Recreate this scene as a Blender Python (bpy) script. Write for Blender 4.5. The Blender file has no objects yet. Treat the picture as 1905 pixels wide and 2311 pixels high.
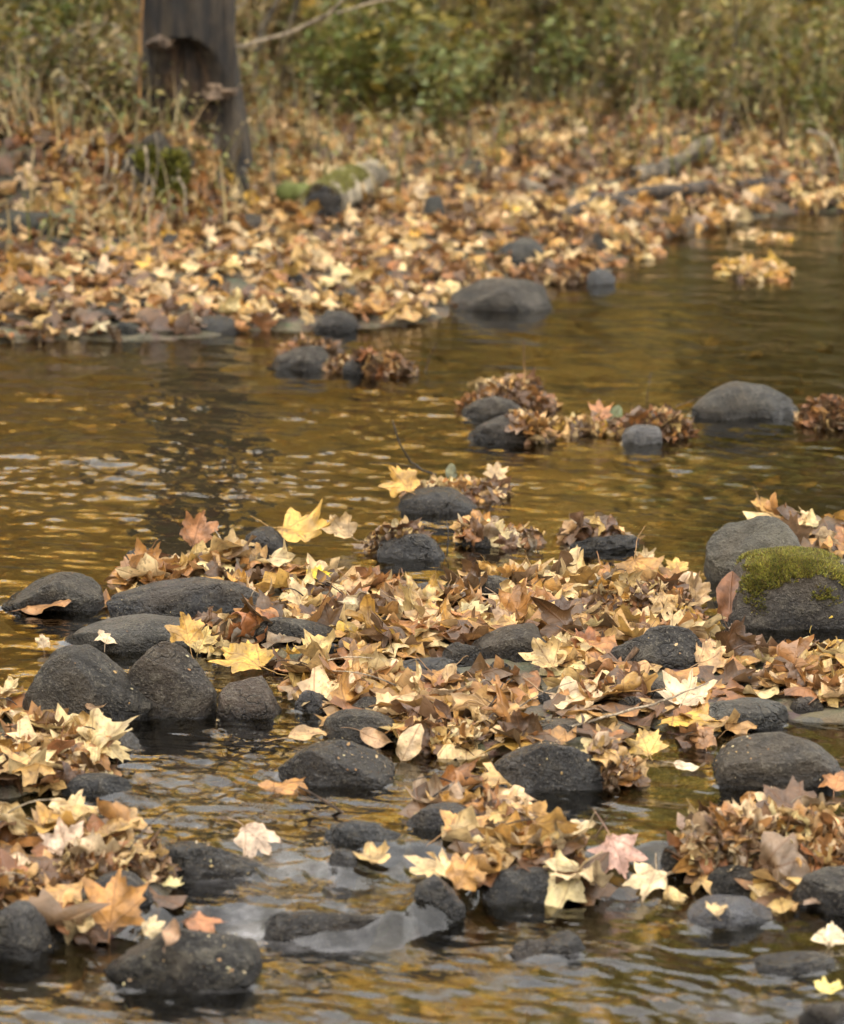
import bpy, bmesh, math, random
import numpy as np
from mathutils import Vector, Matrix
from mathutils.bvhtree import BVHTree

random.seed(7)
RNG = np.random.default_rng(11)
R = math.radians
scene = bpy.context.scene
COL = scene.collection

# ------------------------------------------------------------------ camera
CAM_H, PITCH, FPX = 1.7, R(12.0), 7315.0
UC, VC = 952.5, 1155.5
cd = bpy.data.cameras.new('camera')
cd.sensor_fit = 'HORIZONTAL'
cd.sensor_width = 36.0
cd.lens = FPX / 1905.0 * 36.0
cd.clip_start = 0.05
cd.clip_end = 500
cd.dof.use_dof = True
cd.dof.focus_distance = 6.75
cd.dof.aperture_fstop = 6.0
cam = bpy.data.objects.new('camera', cd)
cam.location = (0, 0, CAM_H)
cam.rotation_euler = (R(90) - PITCH, 0, 0)
COL.objects.link(cam)
scene.camera = cam

# ------------------------------------------------------------------ sky, sun, exposure
SUN_EL, SUN_AZ = R(28), R(-115)         # low on the left behind the camera: an added, unseen ridge shades the stream, the trees beyond stand in the sun
world = bpy.data.worlds.new('World')
scene.world = world
world.use_nodes = True
wn, wl = world.node_tree.nodes, world.node_tree.links
sky = wn.new('ShaderNodeTexSky')
sky.sky_type = 'NISHITA'
sky.sun_disc = False
sky.sun_elevation = SUN_EL
sky.sun_rotation = SUN_AZ
sky.dust_density = 3.0
hs = wn.new('ShaderNodeHueSaturation')
hs.inputs['Saturation'].default_value = 0.10
wl.new(sky.outputs[0], hs.inputs['Color'])
wt_ = wn.new('ShaderNodeMix'); wt_.data_type = 'RGBA'; wt_.blend_type = 'MULTIPLY'; wt_.inputs[0].default_value = 1
wt_.inputs[7].default_value = (1.0, 0.96, 0.90, 1)   # warm white balance of the overcast sky
wl.new(hs.outputs[0], wt_.inputs[6])
# thin overcast: the sky is brightest overhead
tcw = wn.new('ShaderNodeTexCoord'); spw = wn.new('ShaderNodeSeparateXYZ'); wl.new(tcw.outputs['Generated'], spw.inputs[0])
mrw = wn.new('ShaderNodeMapRange'); wl.new(spw.outputs[2], mrw.inputs[0])
for i_, v_ in enumerate((0.0, 1.0, 0.30, 1.75)): mrw.inputs[1 + i_].default_value = v_
scw = wn.new('ShaderNodeVectorMath'); scw.operation = 'SCALE'
wl.new(wt_.outputs[2], scw.inputs[0]); wl.new(mrw.outputs[0], scw.inputs[3])
wl.new(scw.outputs[0], wn['Background'].inputs[0])
wn['Background'].inputs[1].default_value = 0.15
sd_ = bpy.data.lights.new('sun', 'SUN')
sd_.energy = 5.0
sd_.angle = R(2)
sd_.color = (1.0, 0.90, 0.74)
sun = bpy.data.objects.new('sun', sd_)
dirv = Vector((math.sin(SUN_AZ) * math.cos(SUN_EL), math.cos(SUN_AZ) * math.cos(SUN_EL), math.sin(SUN_EL)))
sun.rotation_euler = dirv.to_track_quat('Z', 'Y').to_euler()
COL.objects.link(sun)
scene.view_settings.view_transform = 'Standard'
scene.view_settings.look = 'None'
scene.view_settings.exposure = 3.22
scene.view_settings.gamma = 1.0
scene.render.engine = 'CYCLES'
cy = scene.cycles
cy.max_bounces = 8
cy.transparent_max_bounces = 10
cy.caustics_reflective = False
cy.caustics_refractive = False
cy.use_denoising = True

# ------------------------------------------------------------------ pixel <-> place helpers
CP, SP = math.cos(PITCH), math.sin(PITCH)

def ray(u, v):
    a, b = (u - UC) / FPX, (VC - v) / FPX
    return Vector((a, CP + b * SP, -SP + b * CP))

def at(u, v, z=0.0):
    d = ray(u, v)
    t = (z - CAM_H) / d.z
    return Vector((d.x * t, d.y * t, z))

def px(p):                                            # metres per source pixel at a place
    return (p.y * CP - (p.z - CAM_H) * SP) / FPX

def sm(t):
    t = np.clip(t, 0, 1)
    return t * t * (3 - 2 * t)

def _hash(ix, iy, iz, seed):
    h = (ix * 374761393 + iy * 668265263 + iz * 1440662683 + seed * 974634777) & 0xFFFFFFFF
    h = ((h ^ (h >> 13)) * 1274126177) & 0xFFFFFFFF
    h = ((h ^ (h >> 16)) * 2246822519) & 0xFFFFFFFF
    return ((h ^ (h >> 15)) & 0xFFFFFF) / float(0x7FFFFF) - 1.0

def noise3(p, seed=0):                                # smooth value noise, -1..1, p is (n,3)
    i = np.floor(p).astype(np.int64)
    f = p - i
    u = f * f * f * (f * (f * 6 - 15) + 10)
    out = 0
    for dx in (0, 1):
        wx = u[:, 0] if dx else 1 - u[:, 0]
        for dy in (0, 1):
            wy = u[:, 1] if dy else 1 - u[:, 1]
            for dz in (0, 1):
                wz = u[:, 2] if dz else 1 - u[:, 2]
                out = out + wx * wy * wz * _hash(i[:, 0] + dx, i[:, 1] + dy, i[:, 2] + dz, seed)
    return out

def noise2(x, y, s, seed=0, t=0.0):
    return noise3(np.stack([x * s, y * s, np.full_like(x, t)], 1), seed)

def world_poly(pts, z=0.0):
    return [(at(u, v, z).x, at(u, v, z).y) for u, v in pts]

def sdist(x, y, poly):                                # signed distance, positive inside
    P = np.array(poly)
    d = np.full(x.shape, 1e9)
    ins = np.zeros(x.shape, bool)
    n = len(P)
    for k in range(n):
        ax, ay = P[k]
        bx, by = P[(k + 1) % n]
        ex, ey = bx - ax, by - ay
        t = np.clip(((x - ax) * ex + (y - ay) * ey) / (ex * ex + ey * ey + 1e-12), 0, 1)
        d = np.minimum(d, np.hypot(x - ax - t * ex, y - ay - t * ey))
        c = ((ay > y) != (by > y)) & (x < ex * (y - ay) / (ey if abs(ey) > 1e-9 else 1e-9) + ax)
        ins ^= c
    return np.where(ins, d, -d)

def mesh_np(name, V, F, mat=None, attrs=None, smooth=True, parent=None, link=True):
    """V (n,3), F (m,k) or list of such arrays"""
    me = bpy.data.meshes.new(name)
    Fs = F if isinstance(F, list) else [F]
    Fs = [f for f in Fs if len(f)]
    me.vertices.add(len(V))
    me.vertices.foreach_set('co', np.asarray(V, np.float32).ravel())
    li = np.concatenate([f.ravel() for f in Fs]).astype(np.int32)
    tot = np.concatenate([np.full(len(f), f.shape[1], np.int32) for f in Fs])
    me.loops.add(len(li))
    me.loops.foreach_set('vertex_index', li)
    me.polygons.add(len(tot))
    me.polygons.foreach_set('loop_start', np.concatenate([[0], np.cumsum(tot)[:-1]]).astype(np.int32))
    me.polygons.foreach_set('loop_total', tot)
    me.polygons.foreach_set('use_smooth', np.full(len(tot), smooth, bool))
    me.update(calc_edges=True)
    for an, (typ, data) in (attrs or {}).items():
        a = me.attributes.new(an, typ, 'POINT')
        key = 'color' if typ == 'FLOAT_COLOR' else ('vector' if typ == 'FLOAT_VECTOR' else 'value')
        a.data.foreach_set(key, np.asarray(data, np.float32).ravel())
    if mat:
        me.materials.append(mat)
    if not link:
        return me
    o = bpy.data.objects.new(name, me)
    COL.objects.link(o)
    if parent:
        o.parent = parent
    return o

def tag(o, label=None, cat=None, group=None, kind=None):
    if label: o['label'] = label
    if cat: o['category'] = cat
    if group: o['group'] = group
    if kind: o['kind'] = kind
    return o

def empty(name, loc):
    o = bpy.data.objects.new(name, None)
    o.location = loc
    o.empty_display_size = 0.05
    COL.objects.link(o)
    return o

# ------------------------------------------------------------------ materials
def new_mat(name):
    m = bpy.data.materials.new(name)
    m.use_nodes = True
    nt = m.node_tree
    return m, nt.nodes, nt.links, nt.nodes['Principled BSDF'], nt.nodes['Material Output']

def NZ(n, l, coord, scale, detail=3, rough=0.55):
    t = n.new('ShaderNodeTexNoise')
    t.inputs['Scale'].default_value = scale
    t.inputs['Detail'].default_value = detail
    t.inputs['Roughness'].default_value = rough
    if coord is not None:
        l.new(coord, t.inputs['Vector'])
    return t.outputs['Fac']

def MATH(n, l, op, a, b=None, c=None, clamp=False):
    t = n.new('ShaderNodeMath')
    t.operation = op
    t.use_clamp = clamp
    for i, s in enumerate((a, b, c)):
        if s is None: continue
        if isinstance(s, (int, float)): t.inputs[i].default_value = s
        else: l.new(s, t.inputs[i])
    return t.outputs[0]

def MR(n, l, s, a, b, c=0.0, d=1.0, typ='SMOOTHSTEP'):
    t = n.new('ShaderNodeMapRange')
    t.interpolation_type = typ
    l.new(s, t.inputs[0])
    for i, v in enumerate((a, b, c, d)):
        t.inputs[1 + i].default_value = v
    return t.outputs[0]

def MIXC(n, l, fac, a, b, blend='MIX'):
    t = n.new('ShaderNodeMix')
    t.data_type = 'RGBA'
    t.blend_type = blend
    if isinstance(fac, (int, float)): t.inputs[0].default_value = fac
    else: l.new(fac, t.inputs[0])
    for i, s in ((6, a), (7, b)):
        if isinstance(s, (tuple, list)): t.inputs[i].default_value = (*s[:3], 1)
        else: l.new(s, t.inputs[i])
    return t.outputs[2]

def BUMP(n, l, h, strength, dist, nrm=None):
    t = n.new('ShaderNodeBump')
    t.inputs['Strength'].default_value = strength
    t.inputs['Distance'].default_value = dist
    l.new(h, t.inputs['Height'])
    if nrm is not None: l.new(nrm, t.inputs['Normal'])
    return t.outputs[0]

def SCALEC(n, l, col, fac):                          # colour times scalar
    t = n.new('ShaderNodeVectorMath')
    t.operation = 'SCALE'
    l.new(col, t.inputs[0])
    l.new(fac, t.inputs[3])
    return t.outputs[0]

def leaf_material(name, single, wet=False):
    m, n, l, bs, out = new_mat(name)
    if single:
        oi = n.new('ShaderNodeObjectInfo')
        col = oi.outputs['Color']
    else:
        a = n.new('ShaderNodeAttribute')
        a.attribute_name = 'tint'
        col = a.outputs['Color']
    uv = n.new('ShaderNodeAttribute')
    uv.attribute_name = 'leafuv'
    sep = n.new('ShaderNodeSeparateXYZ')
    l.new(uv.outputs['Vector'], sep.inputs[0])
    X, Y, Z = sep.outputs
    tc = n.new('ShaderNodeTexCoord')
    # veins fan out from the foot of the blade
    ang = MATH(n, l, 'ARCTAN2', X, Y)
    rad = MATH(n, l, 'SQRT', MATH(n, l, 'ADD', MATH(n, l, 'MULTIPLY', X, X), MATH(n, l, 'MULTIPLY', Y, Y)))
    k = R(42)
    w = MATH(n, l, 'SUBTRACT', ang, MATH(n, l, 'MULTIPLY', MATH(n, l, 'ROUND', MATH(n, l, 'DIVIDE', ang, k)), k))
    dist = MATH(n, l, 'MULTIPLY', rad, MATH(n, l, 'ABSOLUTE', MATH(n, l, 'SINE', w)))
    vein = MR(n, l, dist, 0.005, 0.018, 1, 0)
    side = MATH(n, l, 'ABSOLUTE', MATH(n, l, 'SINE', MATH(n, l, 'MULTIPLY', MATH(n, l, 'SUBTRACT', rad, MATH(n, l, 'MULTIPLY', dist, 1.1)), 26.0)))
    side = MATH(n, l, 'MULTIPLY', MR(n, l, side, 0.0, 0.22, 1, 0), 0.45)
    vein = MATH(n, l, 'MAXIMUM', vein, side)
    pv = n.new('ShaderNodeVectorMath'); pv.operation = 'ADD'
    l.new(uv.outputs['Vector'], pv.inputs[0])
    if single:
        rv = MATH(n, l, 'MULTIPLY', oi.outputs['Random'], 40.0)
        cmb = n.new('ShaderNodeCombineXYZ')
        l.new(rv, cmb.inputs[0]); l.new(rv, cmb.inputs[2])
        l.new(cmb.outputs[0], pv.inputs[1])
    n1 = NZ(n, l, pv.outputs[0], 3.2, 3)
    n2 = NZ(n, l, pv.outputs[0], 15.0, 3)
    blot = MR(n, l, n1, 0.33, 0.68, 0.52, 1.25)
    c = SCALEC(n, l, col, blot)
    spots = MR(n, l, n2, 0.56, 0.70, 0, 0.85)
    c = MIXC(n, l, spots, c, MIXC(n, l, 0.75, c, (0.09, 0.04, 0.012)))
    c = MIXC(n, l, MATH(n, l, 'MULTIPLY', vein, 0.6), c, MIXC(n, l, 0.7, c, (0.13, 0.055, 0.02)))
    geo = n.new('ShaderNodeNewGeometry')
    pale = MIXC(n, l, 0.10, MIXC(n, l, 1.0, c, (1.22, 1.25, 1.35), 'MULTIPLY'), (0.54, 0.42, 0.27))
    c = MIXC(n, l, MATH(n, l, 'MULTIPLY', geo.outputs['Backfacing'], 0.8), c, pale)
    l.new(c, bs.inputs['Base Color'])
    bs.inputs['Roughness'].default_value = 0.25 if wet else 0.43
    bs.inputs['Specular IOR Level'].default_value = 0.5 if wet else 0.42
    hgt = MATH(n, l, 'ADD', MATH(n, l, 'MULTIPLY', vein, 1.0), MATH(n, l, 'MULTIPLY', n2, 0.8))
    bn = BUMP(n, l, hgt, 0.5, 0.004)
    l.new(bn, bs.inputs['Normal'])
    tr = n.new('ShaderNodeBsdfTranslucent')
    l.new(c, tr.inputs['Color'])
    mx = n.new('ShaderNodeMixShader')
    mx.inputs[0].default_value = 0.12 if wet else 0.17
    l.new(bs.outputs[0], mx.inputs[1]); l.new(tr.outputs[0], mx.inputs[2])
    l.new(mx.outputs[0], out.inputs[0])
    return m

LEAF_ONE = leaf_material('dry_leaf', True)
LEAF_MANY = leaf_material('leaf_litter', False)
LEAF_WET = leaf_material('wet_leaf_pack', False, True)

def plant_material(name, trans=0.35, rough=0.5):
    m, n, l, bs, out = new_mat(name)
    a = n.new('ShaderNodeAttribute'); a.attribute_name = 'tint'
    nz = NZ(n, l, None, 30.0, 2)
    tc = n.new('ShaderNodeTexCoord')
    nz = NZ(n, l, tc.outputs['Object'], 25.0, 2)
    c = SCALEC(n, l, a.outputs['Color'], MR(n, l, nz, 0.3, 0.7, 0.75, 1.25))
    l.new(c, bs.inputs['Base Color'])
    bs.inputs['Roughness'].default_value = rough
    tr = n.new('ShaderNodeBsdfTranslucent'); l.new(c, tr.inputs['Color'])
    mx = n.new('ShaderNodeMixShader'); mx.inputs[0].default_value = trans
    l.new(bs.outputs[0], mx.inputs[1]); l.new(tr.outputs[0], mx.inputs[2])
    l.new(mx.outputs[0], out.inputs[0])
    return m

PLANT = plant_material('green_leaf')
CROWN = plant_material('autumn_foliage', 0.45)

def stone_material(name, wet):
    m, n, l, bs, out = new_mat(name)
    oi = n.new('ShaderNodeObjectInfo')
    tc = n.new('ShaderNodeTexCoord')
    off = n.new('ShaderNodeVectorMath'); off.operation = 'ADD'
    cmb = n.new('ShaderNodeCombineXYZ')
    rv = MATH(n, l, 'MULTIPLY', oi.outputs['Random'], 31.0)
    for i in range(3): l.new(rv, cmb.inputs[i])
    l.new(tc.outputs['Object'], off.inputs[0]); l.new(cmb.outputs[0], off.inputs[1])
    P = off.outputs[0]
    big = NZ(n, l, P, 9.0, 4)
    mid = NZ(n, l, P, 38.0, 4, 0.65)
    fine = NZ(n, l, P, 190.0, 3, 0.7)
    c = SCALEC(n, l, oi.outputs['Color'], MR(n, l, big, 0.3, 0.72, 0.5, 1.55))
    c = MIXC(n, l, MR(n, l, mid, 0.50, 0.64, 0, 0.65), c, MIXC(n, l, 0.55, c, (0.13, 0.112, 0.08)))
    c = MIXC(n, l, MR(n, l, fine, 0.57, 0.64, 0, 0.75), c, MIXC(n, l, 0.65, c, (0.20, 0.175, 0.13)))
    c = MIXC(n, l, MR(n, l, fine, 0.33, 0.44, 0.85, 0), c, (0.012, 0.011, 0.010))
    vo = n.new('ShaderNodeTexVoronoi'); vo.feature = 'DISTANCE_TO_EDGE'; vo.inputs['Scale'].default_value = 13.0
    dv = n.new('ShaderNodeMix'); dv.data_type = 'VECTOR'; dv.inputs[0].default_value = 0.12
    nzc = n.new('ShaderNodeTexNoise'); nzc.inputs['Scale'].default_value = 14.0; l.new(P, nzc.inputs['Vector'])
    l.new(P, dv.inputs[4]); l.new(nzc.outputs['Color'], dv.inputs[5]); l.new(dv.outputs[1], vo.inputs['Vector'])
    crack = MATH(n, l, 'MULTIPLY', MR(n, l, vo.outputs['Distance'], 0.0, 0.022, 1, 0), MR(n, l, NZ(n, l, P, 7.0, 2), 0.52, 0.62))
    c = MIXC(n, l, MATH(n, l, 'MULTIPLY', crack, 0.7), c, (0.012, 0.010, 0.008))
    # brown silt stain in patches
    c = MIXC(n, l, MR(n, l, NZ(n, l, P, 5.0, 3), 0.50, 0.70, 0, 0.35), c, (0.075, 0.052, 0.028))
    # wet splash band with a ragged edge just above the stream
    sep = n.new('ShaderNodeSeparateXYZ'); l.new(tc.outputs['Object'], sep.inputs[0])
    hz = MATH(n, l, 'ADD', sep.outputs[2], MATH(n, l, 'MULTIPLY', MATH(n, l, 'SUBTRACT', big, 0.5), 0.05))
    wetm = MR(n, l, hz, 0.014, 0.034, 1, 0)
    if wet:
        wetm = MATH(n, l, 'MAXIMUM', wetm, MR(n, l, big, 0.35, 0.6, 0.45, 1.0))
    c = MIXC(n, l, MATH(n, l, 'MULTIPLY', wetm, 0.75), c, MIXC(n, l, 1.0, c, (0.35, 0.33, 0.31), 'MULTIPLY'))
    # moss on upward faces, amount from the object's alpha
    geo = n.new('ShaderNodeNewGeometry')
    gs = n.new('ShaderNodeSeparateXYZ'); l.new(geo.outputs['Normal'], gs.inputs[0])
    mo = MATH(n, l, 'ADD', MATH(n, l, 'MULTIPLY', gs.outputs[2], 0.55), MATH(n, l, 'MULTIPLY', NZ(n, l, P, 16.0, 4, 0.7), 0.9))
    mo = MATH(n, l, 'ADD', mo, MATH(n, l, 'SUBTRACT', oi.outputs['Alpha'], 1.0))
    mossm = MR(n, l, mo, 0.42, 0.62, 0, 0.85)
    mcol = MIXC(n, l, MR(n, l, mid, 0.35, 0.65), (0.030, 0.036, 0.010), (0.11, 0.105, 0.03))
    c = MIXC(n, l, mossm, c, mcol)
    l.new(c, bs.inputs['Base Color'])
    rgh = MATH(n, l, 'ADD', MR(n, l, wetm, 0, 1, 0.50, 0.12, 'LINEAR'), MATH(n, l, 'MULTIPLY', MATH(n, l, 'SUBTRACT', mid, 0.5), 0.35))
    rgh = MATH(n, l, 'ADD', rgh, MATH(n, l, 'MULTIPLY', mossm, 0.3), clamp=True)
    l.new(rgh, bs.inputs['Roughness'])
    bs.inputs['Specular IOR Level'].default_value = 0.55 if wet else 0.32
    h = MATH(n, l, 'ADD', MATH(n, l, 'MULTIPLY', mid, 1.0), MATH(n, l, 'MULTIPLY', fine, 0.6))
    h = MATH(n, l, 'ADD', h, MATH(n, l, 'MULTIPLY', big, 1.2))
    h = MATH(n, l, 'SUBTRACT', h, MATH(n, l, 'MULTIPLY', crack, 0.5))
    l.new(BUMP(n, l, h, 1.0, 0.022), bs.inputs['Normal'])
    return m

STONE = stone_material('river_stone', False)
STONE_WET = stone_material('wet_river_stone', True)

def bark_material(name, base, crack, scale=30.0, moss=0.0):
    m, n, l, bs, out = new_mat(name)
    tc = n.new('ShaderNodeTexCoord')
    mp = n.new('ShaderNodeMapping'); mp.inputs['Scale'].default_value = (1, 1, 0.25)
    l.new(tc.outputs['Object'], mp.inputs[0])
    a = NZ(n, l, mp.outputs[0], scale, 5, 0.65)
    b = NZ(n, l, tc.outputs['Object'], scale * 0.25, 3)
    c = MIXC(n, l, MR(n, l, a, 0.38, 0.62), crack, base)
    c = SCALEC(n, l, c, MR(n, l, b, 0.3, 0.7, 0.5, 1.5))
    if moss:
        c = MIXC(n, l, MR(n, l, NZ(n, l, tc.outputs['Object'], 9.0, 4), 0.62 - moss * 0.3, 0.75 - moss * 0.3), c, (0.10, 0.115, 0.02))
    l.new(c, bs.inputs['Base Color'])
    bs.inputs['Roughness'].default_value = 0.85
    l.new(BUMP(n, l, a, 0.9, 0.02), bs.inputs['Normal'])
    return m

BARK = bark_material('grey_bark', (0.040, 0.029, 0.017), (0.005, 0.0035, 0.0025), 15.0)
ROTTEN = bark_material('rotten_wood', (0.060, 0.034, 0.016), (0.010, 0.006, 0.003), 22)
DRIFT = bark_material('driftwood', (0.15, 0.12, 0.08), (0.035, 0.026, 0.016), 40)
PALEWOOD = bark_material('weathered_log', (0.30, 0.25, 0.17), (0.10, 0.08, 0.05), 30)
DARKWOOD = bark_material('wet_dark_wood', (0.05, 0.037, 0.026), (0.016, 0.012, 0.009), 40)
TWIG = bark_material('twig_bark', (0.14, 0.085, 0.045), (0.045, 0.026, 0.014), 90)
DARKTWIG = bark_material('dark_twig_bark', (0.040, 0.027, 0.018), (0.015, 0.010, 0.007), 90)
PALETWIG = bark_material('pale_twig_bark', (0.30, 0.24, 0.16), (0.12, 0.09, 0.06), 60)
ORANGETWIG = bark_material('orange_stem', (0.28, 0.15, 0.045), (0.12, 0.06, 0.02), 60)
FUNGUS = bark_material('bracket_fungus_skin', (0.15, 0.10, 0.06), (0.06, 0.038, 0.022), 25)

def moss_material():
    m, n, l, bs, out = new_mat('moss')
    tc = n.new('ShaderNodeTexCoord')
    a = NZ(n, l, tc.outputs['Object'], 22.0, 4, 0.6)
    oi = n.new('ShaderNodeObjectInfo')
    c = SCALEC(n, l, oi.outputs['Color'], MR(n, l, a, 0.3, 0.7, 0.45, 1.5))
    l.new(c, bs.inputs['Base Color'])
    bs.inputs['Roughness'].default_value = 0.9
    tr = n.new('ShaderNodeBsdfTranslucent'); l.new(c, tr.inputs['Color'])
    mx = n.new('ShaderNodeMixShader'); mx.inputs[0].default_value = 0.25
    l.new(bs.outputs[0], mx.inputs[1]); l.new(tr.outputs[0], mx.inputs[2])
    l.new(mx.outputs[0], out.inputs[0])
    return m
MOSS = moss_material()

def ground_material():
    m, n, l, bs, out = new_mat('ground')
    geo = n.new('ShaderNodeNewGeometry')
    P = geo.outputs['Position']
    a = NZ(n, l, P, 5.0, 5, 0.6)
    b = NZ(n, l, P, 40.0, 4, 0.6)
    v = n.new('ShaderNodeTexVoronoi'); v.inputs['Scale'].default_value = 22.0
    l.new(P, v.inputs['Vector'])
    peb = MIXC(n, l, 0.55, (0.07, 0.052, 0.028), v.outputs['Color'], 'MULTIPLY')
    soil = MIXC(n, l, MR(n, l, a, 0.35, 0.65), (0.034, 0.027, 0.014), (0.108, 0.086, 0.045))
    c = MIXC(n, l, MR(n, l, b, 0.42, 0.6), soil, peb)
    l.new(c, bs.inputs['Base Color'])
    bs.inputs['Roughness'].default_value = 0.8
    l.new(BUMP(n, l, b, 0.8, 0.02), bs.inputs['Normal'])
    return m

def water_material():
    m, n, l, bs, out = new_mat('stream_water')
    n.remove(bs)
    geo = n.new('ShaderNodeNewGeometry')
    at_ = n.new('ShaderNodeAttribute'); at_.attribute_name = 'chop'
    fo = n.new('ShaderNodeAttribute'); fo.attribute_name = 'foam_glint'
    mp = n.new('ShaderNodeMapping'); mp.inputs['Scale'].default_value = (0.6, 1.0, 1.0)
    l.new(geo.outputs['Position'], mp.inputs[0])
    h1 = NZ(n, l, mp.outputs[0], 60.0, 2, 0.5)
    h2 = NZ(n, l, mp.outputs[0], 170.0, 2, 0.5)
    h = MATH(n, l, 'ADD', h1, MATH(n, l, 'MULTIPLY', h2, 0.35))
    h = MATH(n, l, 'MULTIPLY', h, MATH(n, l, 'ADD', MATH(n, l, 'MULTIPLY', at_.outputs['Fac'], 0.75), 0.12))
    nr = BUMP(n, l, h, 0.30, 0.008)
    fr = n.new('ShaderNodeFresnel'); fr.inputs['IOR'].default_value = 1.40
    l.new(nr, fr.inputs['Normal'])
    gl = n.new('ShaderNodeBsdfGlossy'); gl.inputs['Roughness'].default_value = 0.02
    gl.inputs['Color'].default_value = (1, 1, 1, 1)
    l.new(nr, gl.inputs['Normal'])
    tr = n.new('ShaderNodeBsdfTransparent'); tr.inputs['Color'].default_value = (0.50, 0.46, 0.33, 1)
    mx = n.new('ShaderNodeMixShader')
    l.new(fr.outputs[0], mx.inputs[0]); l.new(tr.outputs[0], mx.inputs[1]); l.new(gl.outputs[0], mx.inputs[2])
    df = n.new('ShaderNodeBsdfDiffuse'); df.inputs['Color'].default_value = (0.62, 0.60, 0.60, 1)  # white for froth and for the painted highlight streaks
    m2 = n.new('ShaderNodeMixShader')
    mps = n.new('ShaderNodeMapping'); mps.inputs['Scale'].default_value = (0.5, 0.8, 0.8)
    l.new(geo.outputs['Position'], mps.inputs[0])
    fs = MR(n, l, NZ(n, l, mps.outputs[0], 26.0, 3, 0.6), 0.38, 0.75)
    l.new(MATH(n, l, 'MULTIPLY', fo.outputs['Fac'], fs), m2.inputs[0])
    l.new(mx.outputs[0], m2.inputs[1]); l.new(df.outputs[0], m2.inputs[2])
    l.new(m2.outputs[0], out.inputs[0])
    return m

# ------------------------------------------------------------------ terrain and water level
SHORE = [(-700, 790), (-400, 782), (0, 765), (250, 758), (500, 745), (760, 738), (930, 700), (990, 662), (1130, 640),
         (1280, 630), (1370, 605), (1430, 565), (1500, 520), (1600, 492), (1900, 474), (2600, 466), (3600, 462)]
LAND = world_poly(SHORE) + [(60, 70), (-60, 70), (-60, 11)]
BAR = world_poly([(235, 1365), (330, 1310), (450, 1285), (600, 1292), (680, 1305), (760, 1325), (900, 1342), (1060, 1342), (1250, 1335),
                  (1440, 1322), (1550, 1330), (1568, 1480), (1800, 1500), (2050, 1490), (2300, 1480), (2200, 1640), (1905, 1630), (1700, 1640),
                  (1560, 1680), (1450, 1630), (1390, 1700), (1250, 1715), (1100, 1705), (980, 1690), (900, 1695),
                  (800, 1640), (660, 1600), (640, 1500), (560, 1480), (430, 1440), (330, 1400)])
SMALLBARS = [(world_poly([(-200, 1590), (0, 1600), (50, 1620), (70, 1690), (190, 1690), (260, 1720), (230, 1770), (100, 1795), (-200, 1800)]), 0.015),
             (world_poly([(-200, 1900), (60, 1890), (220, 1880), (380, 1940), (330, 2010), (180, 2060), (-200, 2080)]), 0.01),
             (world_poly([(960, 1915), (1150, 1900), (1320, 1925), (1330, 1955), (1250, 1958), (960, 1955)]), -0.004),
             (world_poly([(1545, 1875), (1720, 1850), (2100, 1860), (2100, 1985), (1720, 1975), (1550, 1960)]), -0.004),
             (world_poly([(950, 1815), (1080, 1795), (1220, 1800), (1220, 1845), (1050, 1862), (950, 1855)]), -0.004),
             (world_poly([(1690, 1150), (1800, 1190), (2100, 1230), (2100, 1290), (1800, 1260)]), 0.005)]
LINE_A = np.array([(p.x, p.y) for p in [at(u, v, -0.02) for u, v in
          [(-200, 1930), (280, 1920), (600, 1925), (760, 1935), (930, 1915), (1300, 1930), (1500, 1925), (2100, 1925)]]])
LINE_B = np.array([(p.x, p.y) for p in [at(u, v, -0.05) for u, v in
          [(-200, 2085), (250, 2075), (480, 2086), (840, 2090), (910, 2078), (990, 2045), (1080, 2010), (1250, 1985), (1500, 1950), (2100, 1940)]]])

def level(x, y):
    x = np.asarray(x, float)
    ya = np.interp(x, LINE_A[:, 0], LINE_A[:, 1])
    yb = np.interp(x, LINE_B[:, 0], LINE_B[:, 1])
    wob = 0.035 * noise2(x, np.zeros_like(x), 7.0, 41) + 0.012 * noise2(x, np.zeros_like(x), 21.0, 42)
    return -0.020 * sm((ya + wob - y) / 0.14) - 0.036 * sm((yb + wob - y) / 0.085)

def terrain(x, y):
    x = np.asarray(x, float); y = np.asarray(y, float)
    lv = level(x, y)
    bed = lv - 0.085 + 0.03 * noise2(x, y, 2.6, 3) + 0.018 * noise2(x, y, 9.0, 4) + 0.006 * noise2(x, y, 30.0, 5)
    d = sdist(x, y, LAND) + 0.10 * noise2(x, y, 2.3, 21) + 0.04 * noise2(x, y, 7.0, 22)
    side = sm((x - 0.7) / 1.3)
    s0 = 3.4 - 2.4 * side + 0.25 * noise2(x, y, 1.2, 23)
    slope = 0.065 + 0.11 * side
    dl = np.maximum(d, 0)
    up = np.maximum(dl - s0, 0)
    land = 0.018 + slope * np.minimum(dl, s0) + 0.21 * np.minimum(up, 2.3) + 0.012 * np.maximum(up - 2.3, 0)
    land += 0.018 * noise2(x, y, 3.5, 24) * sm(dl / 0.6) + 0.07 * noise2(x, y, 1.1, 25) * sm(up)
    land += 0.29 * sm((y - 12.75) / 0.35) * sm((-0.72 - x - 0.12 * noise2(x, y, 2.0, 26)) / 0.3)
    shade_hill = 10.0 * sm((-5.0 - x) / 4.0) * sm((15.4 - y) / 1.4)  # unseen ridge added to keep direct sun off the stream
    k = sm((d + 0.35) / 0.35)
    z = bed * (1 - k) + land * k
    for poly, h in [(BAR, 0.016)] + SMALLBARS:
        db = sdist(x, y, poly) + 0.025 * noise2(x, y, 9.0, 31)
        kb = sm((db + 0.10) / 0.13)
        zb = bed * (1 - kb) + (lv + h + 0.014 * noise2(x, y, 6.0, 32) + 0.006 * noise2(x, y, 18.0, 33)) * kb
        z = np.maximum(z, zb)
    return z + shade_hill

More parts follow.
